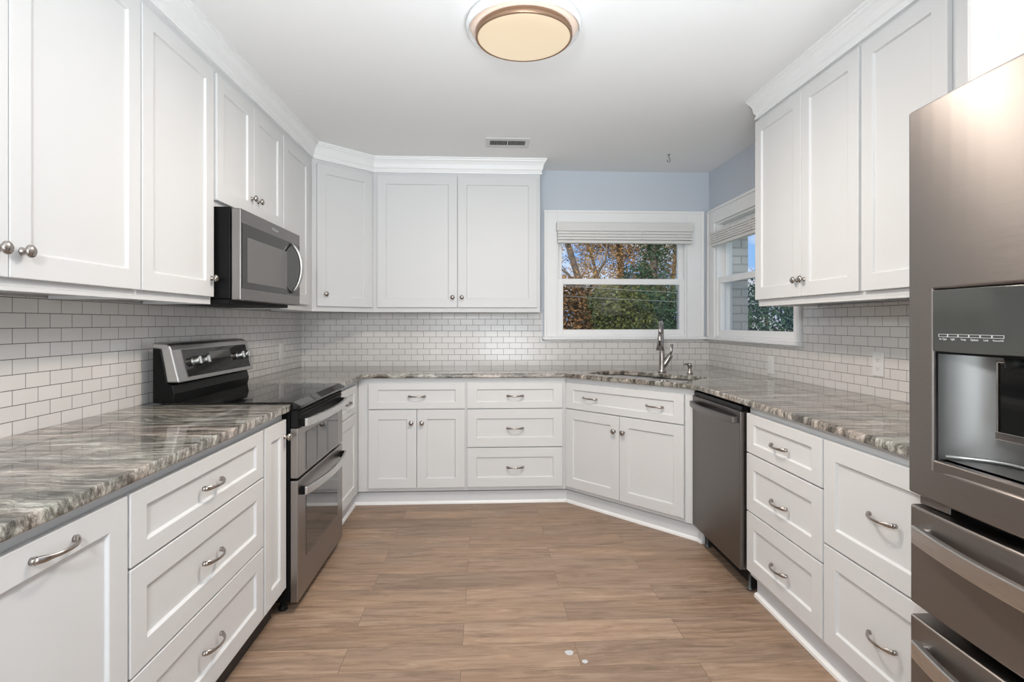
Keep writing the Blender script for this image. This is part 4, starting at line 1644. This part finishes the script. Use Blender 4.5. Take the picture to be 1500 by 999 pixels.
def tree(name, label, base, limb, ntw, ltw, blobs, nleaf, size, leaf, seed, group=None, k=1.0):
    base, limb, blobs = push(base, limb, blobs, k)
    t = thing(name, label, 'tree', base, 0, group)
    sp = limb + twigs(limb, seed, ntw, ltw * k)
    limbs(sp, M['bark'], t)
    foliage('foliage', blobs, nleaf, size * k, leaf, t, seed)
    return t


# leaning autumn tree at the left of the back window
tree('autumn_tree', 'bare leaning tree with sparse orange leaves at the left of the sink window view', (2.95, 14.5, G0),
     [([(0, 0, 0), (-0.15, 0, 1.6), (-0.45, 0, 2.8), (-0.95, 0, 4.4), (-1.2, 0, 6.0)], 0.13, 0.05),
      ([(-0.15, 0, 2.0), (-0.75, 0, 3.0), (-1.3, 0, 3.4)], 0.05, 0.02),
      ([(-0.3, 0, 2.4), (0.25, 0, 3.4), (0.35, 0, 4.6)], 0.05, 0.02)],
     34, 0.9, [(-0.6, 0, 3.3, 0.75, 0.6, 0.7), (-0.2, 0, 2.8, 0.35, 0.4, 0.4), (-1.0, 0, 4.6, 0.9, 0.7, 0.9), (0.0, 0, 4.8, 0.8, 0.7, 0.8), (0.1, 0, 2.45, 0.5, 0.4, 0.4)], 3000, 0.036, M['leaf_orange'], 3, k=1.02)
tree('autumn_tree', 'broad brown and gold autumn tree in the middle of the sink window view', (4.15, 16.5, G0),
     [([(0, 0, 0), (0.05, 0, 2), (-0.1, 0, 4), (0.1, 0, 6.5)], 0.16, 0.06),
      ([(0, 0, 1.8), (-0.8, 0, 3.2), (-1.2, 0, 4.8)], 0.08, 0.03),
      ([(0, 0, 2.2), (0.9, 0, 3.4), (1.5, 0, 5.0)], 0.08, 0.03)],
     36, 1.0, [(-0.4, 0, 3.3, 1.2, 0.9, 0.9), (0.6, 0, 3.4, 1.2, 0.9, 1.0), (0, 0, 5.0, 1.8, 1.2, 1.3), (-0.9, 0, 4.6, 0.9, 0.8, 0.9), (0.1, 0, 2.6, 1.3, 0.8, 0.5)], 26000, 0.036, M['leaf_orange'], 5, k=1.12)
tree('evergreen_tree', 'dark ivy-green tree right of centre in the sink window view', (4.30, 14.0, G0),
     [([(0, 0, 0), (-0.05, 0, 2), (0.1, 0, 4), (0.15, 0, 6)], 0.15, 0.06)],
     22, 0.7, [(0, 0, 2.9, 0.42, 0.4, 1.0), (-0.35, 0, 2.75, 0.5, 0.4, 0.55), (0.15, 0, 4.4, 0.8, 0.5, 1.2)], 5200, 0.040, M['leaf_dark'], 8, k=1.16)
tree('autumn_tree', 'thin-leaved grey-brown tree at the right edge of the sink window view', (5.75, 17.0, G0),
     [([(0, 0, 0), (0.05, 0, 2), (0.2, 0, 4), (0.0, 0, 6.0)], 0.10, 0.04),
      ([(0.05, 0, 2.0), (-0.5, 0, 3.4), (-0.7, 0, 4.6)], 0.05, 0.02)],
     40, 0.9, [(0.0, 0, 3.6, 0.9, 0.7, 1.0), (0, 0, 5.0, 1.2, 0.8, 1.0)], 6500, 0.036, M['leaf_orange'], 9, k=1.3)
# shrubs below


def shrub(name, label, base, blobs, n, size, leaf, seed, k=1.0):
    base, _, blobs = push(base, [], blobs, k)
    size *= k
    t = thing(name, label, 'shrub', base, 0)
    limbs([([(0.1 * k, 0, 0), (0.35 * k, 0, 0.8), (0.55 * k, 0, 1.5)], 0.05, 0.02) for k in (-1, 0, 1)], M['bark'], t, 'stems')
    foliage('foliage', blobs, n, size, leaf, t, seed)
    return t


shrub('rust_shrub', 'rust and orange leaved shrub low at the left of the sink window', (1.62, 11.6, G0),
      [(0, 0, 1.5, 0.66, 0.6, 1.25), (-0.6, 0, 1.4, 0.7, 0.6, 1.3), (-1.5, 0, 1.2, 0.8, 0.6, 1.3)], 24000, 0.050, M['leaf_red'], 21, k=0.88)
shrub('green_shrub', 'yellow-green rounded shrub filling the middle of the lower sink window', (2.80, 12.0, G0),
      [(-0.3, 0, 1.2, 0.75, 0.7, 1.2), (0.3, -0.1, 1.25, 0.75, 0.7, 1.25), (0.0, 0.1, 1.9, 0.6, 0.5, 0.75)], 13000, 0.048, M['leaf_green'], 22, k=0.95)
shrub('green_shrub', 'darker green shrub filling the right of the lower sink window', (4.05, 12.4, G0),
      [(-0.35, 0, 1.3, 0.75, 0.7, 1.25), (0.4, 0, 1.3, 0.8, 0.7, 1.3)], 9000, 0.048, M['leaf_dark'], 23, k=1.06)
shrub('green_shrub', 'yellow-green shrub at the right side of the sink window, behind the dark one', (4.65, 13.2, G0),
      [(0, 0, 1.5, 0.9, 0.7, 1.35), (-0.9, 0, 1.5, 0.6, 0.6, 1.25)], 7000, 0.048, M['leaf_green'], 24, k=1.12)
shrub('evergreen_hedge', 'dark green hedge seen through the lower part of the right window', (7.4, 13.0, G0),
      [(-1.6, 0, 1.3, 1.0, 0.8, 1.35), (-0.5, 0, 1.35, 1.1, 0.8, 1.4), (0.7, 0, 1.3, 1.1, 0.8, 1.4), (2.0, 0, 1.2, 1.2, 0.8, 1.4)], 20000, 0.055, M['leaf_dark'], 25, k=0.9)
tree('evergreen_tree', 'small dark tree against the clouds in the right window', (7.05, 13.6, G0),
     [([(0, 0, 0), (0.05, 0, 1.5), (0.0, 0, 2.9)], 0.09, 0.03)],
     14, 0.6, [(0.05, 0, 2.6, 0.45, 0.4, 0.65), (0.45, 0, 2.9, 0.5, 0.4, 0.85)], 2600, 0.045, M['leaf_dark'], 31, k=1.05)

GC = 'utility cables outside'
for i, (z0, z1, yy_, lab) in enumerate(((1.98, 1.72, 9.0, 'upper thin utility cable sagging across the view outside the sink window'),
                                        (1.80, 1.66, 9.3, 'lower thin utility cable crossing the shrubs outside the sink window'))):
    pts = []
    for k in range(21):
        t = k / 20
        pts.append((-1 + 11 * t, yy_, z0 + (z1 - z0) * t - 0.25 * 4 * t * (1 - t) + 0.12))
    b = MB(); b.tube(pts, 0.0035, 6)
    o = b.build('utility_cable', M['cable'])
    tag(o, lab, 'cable', GC)
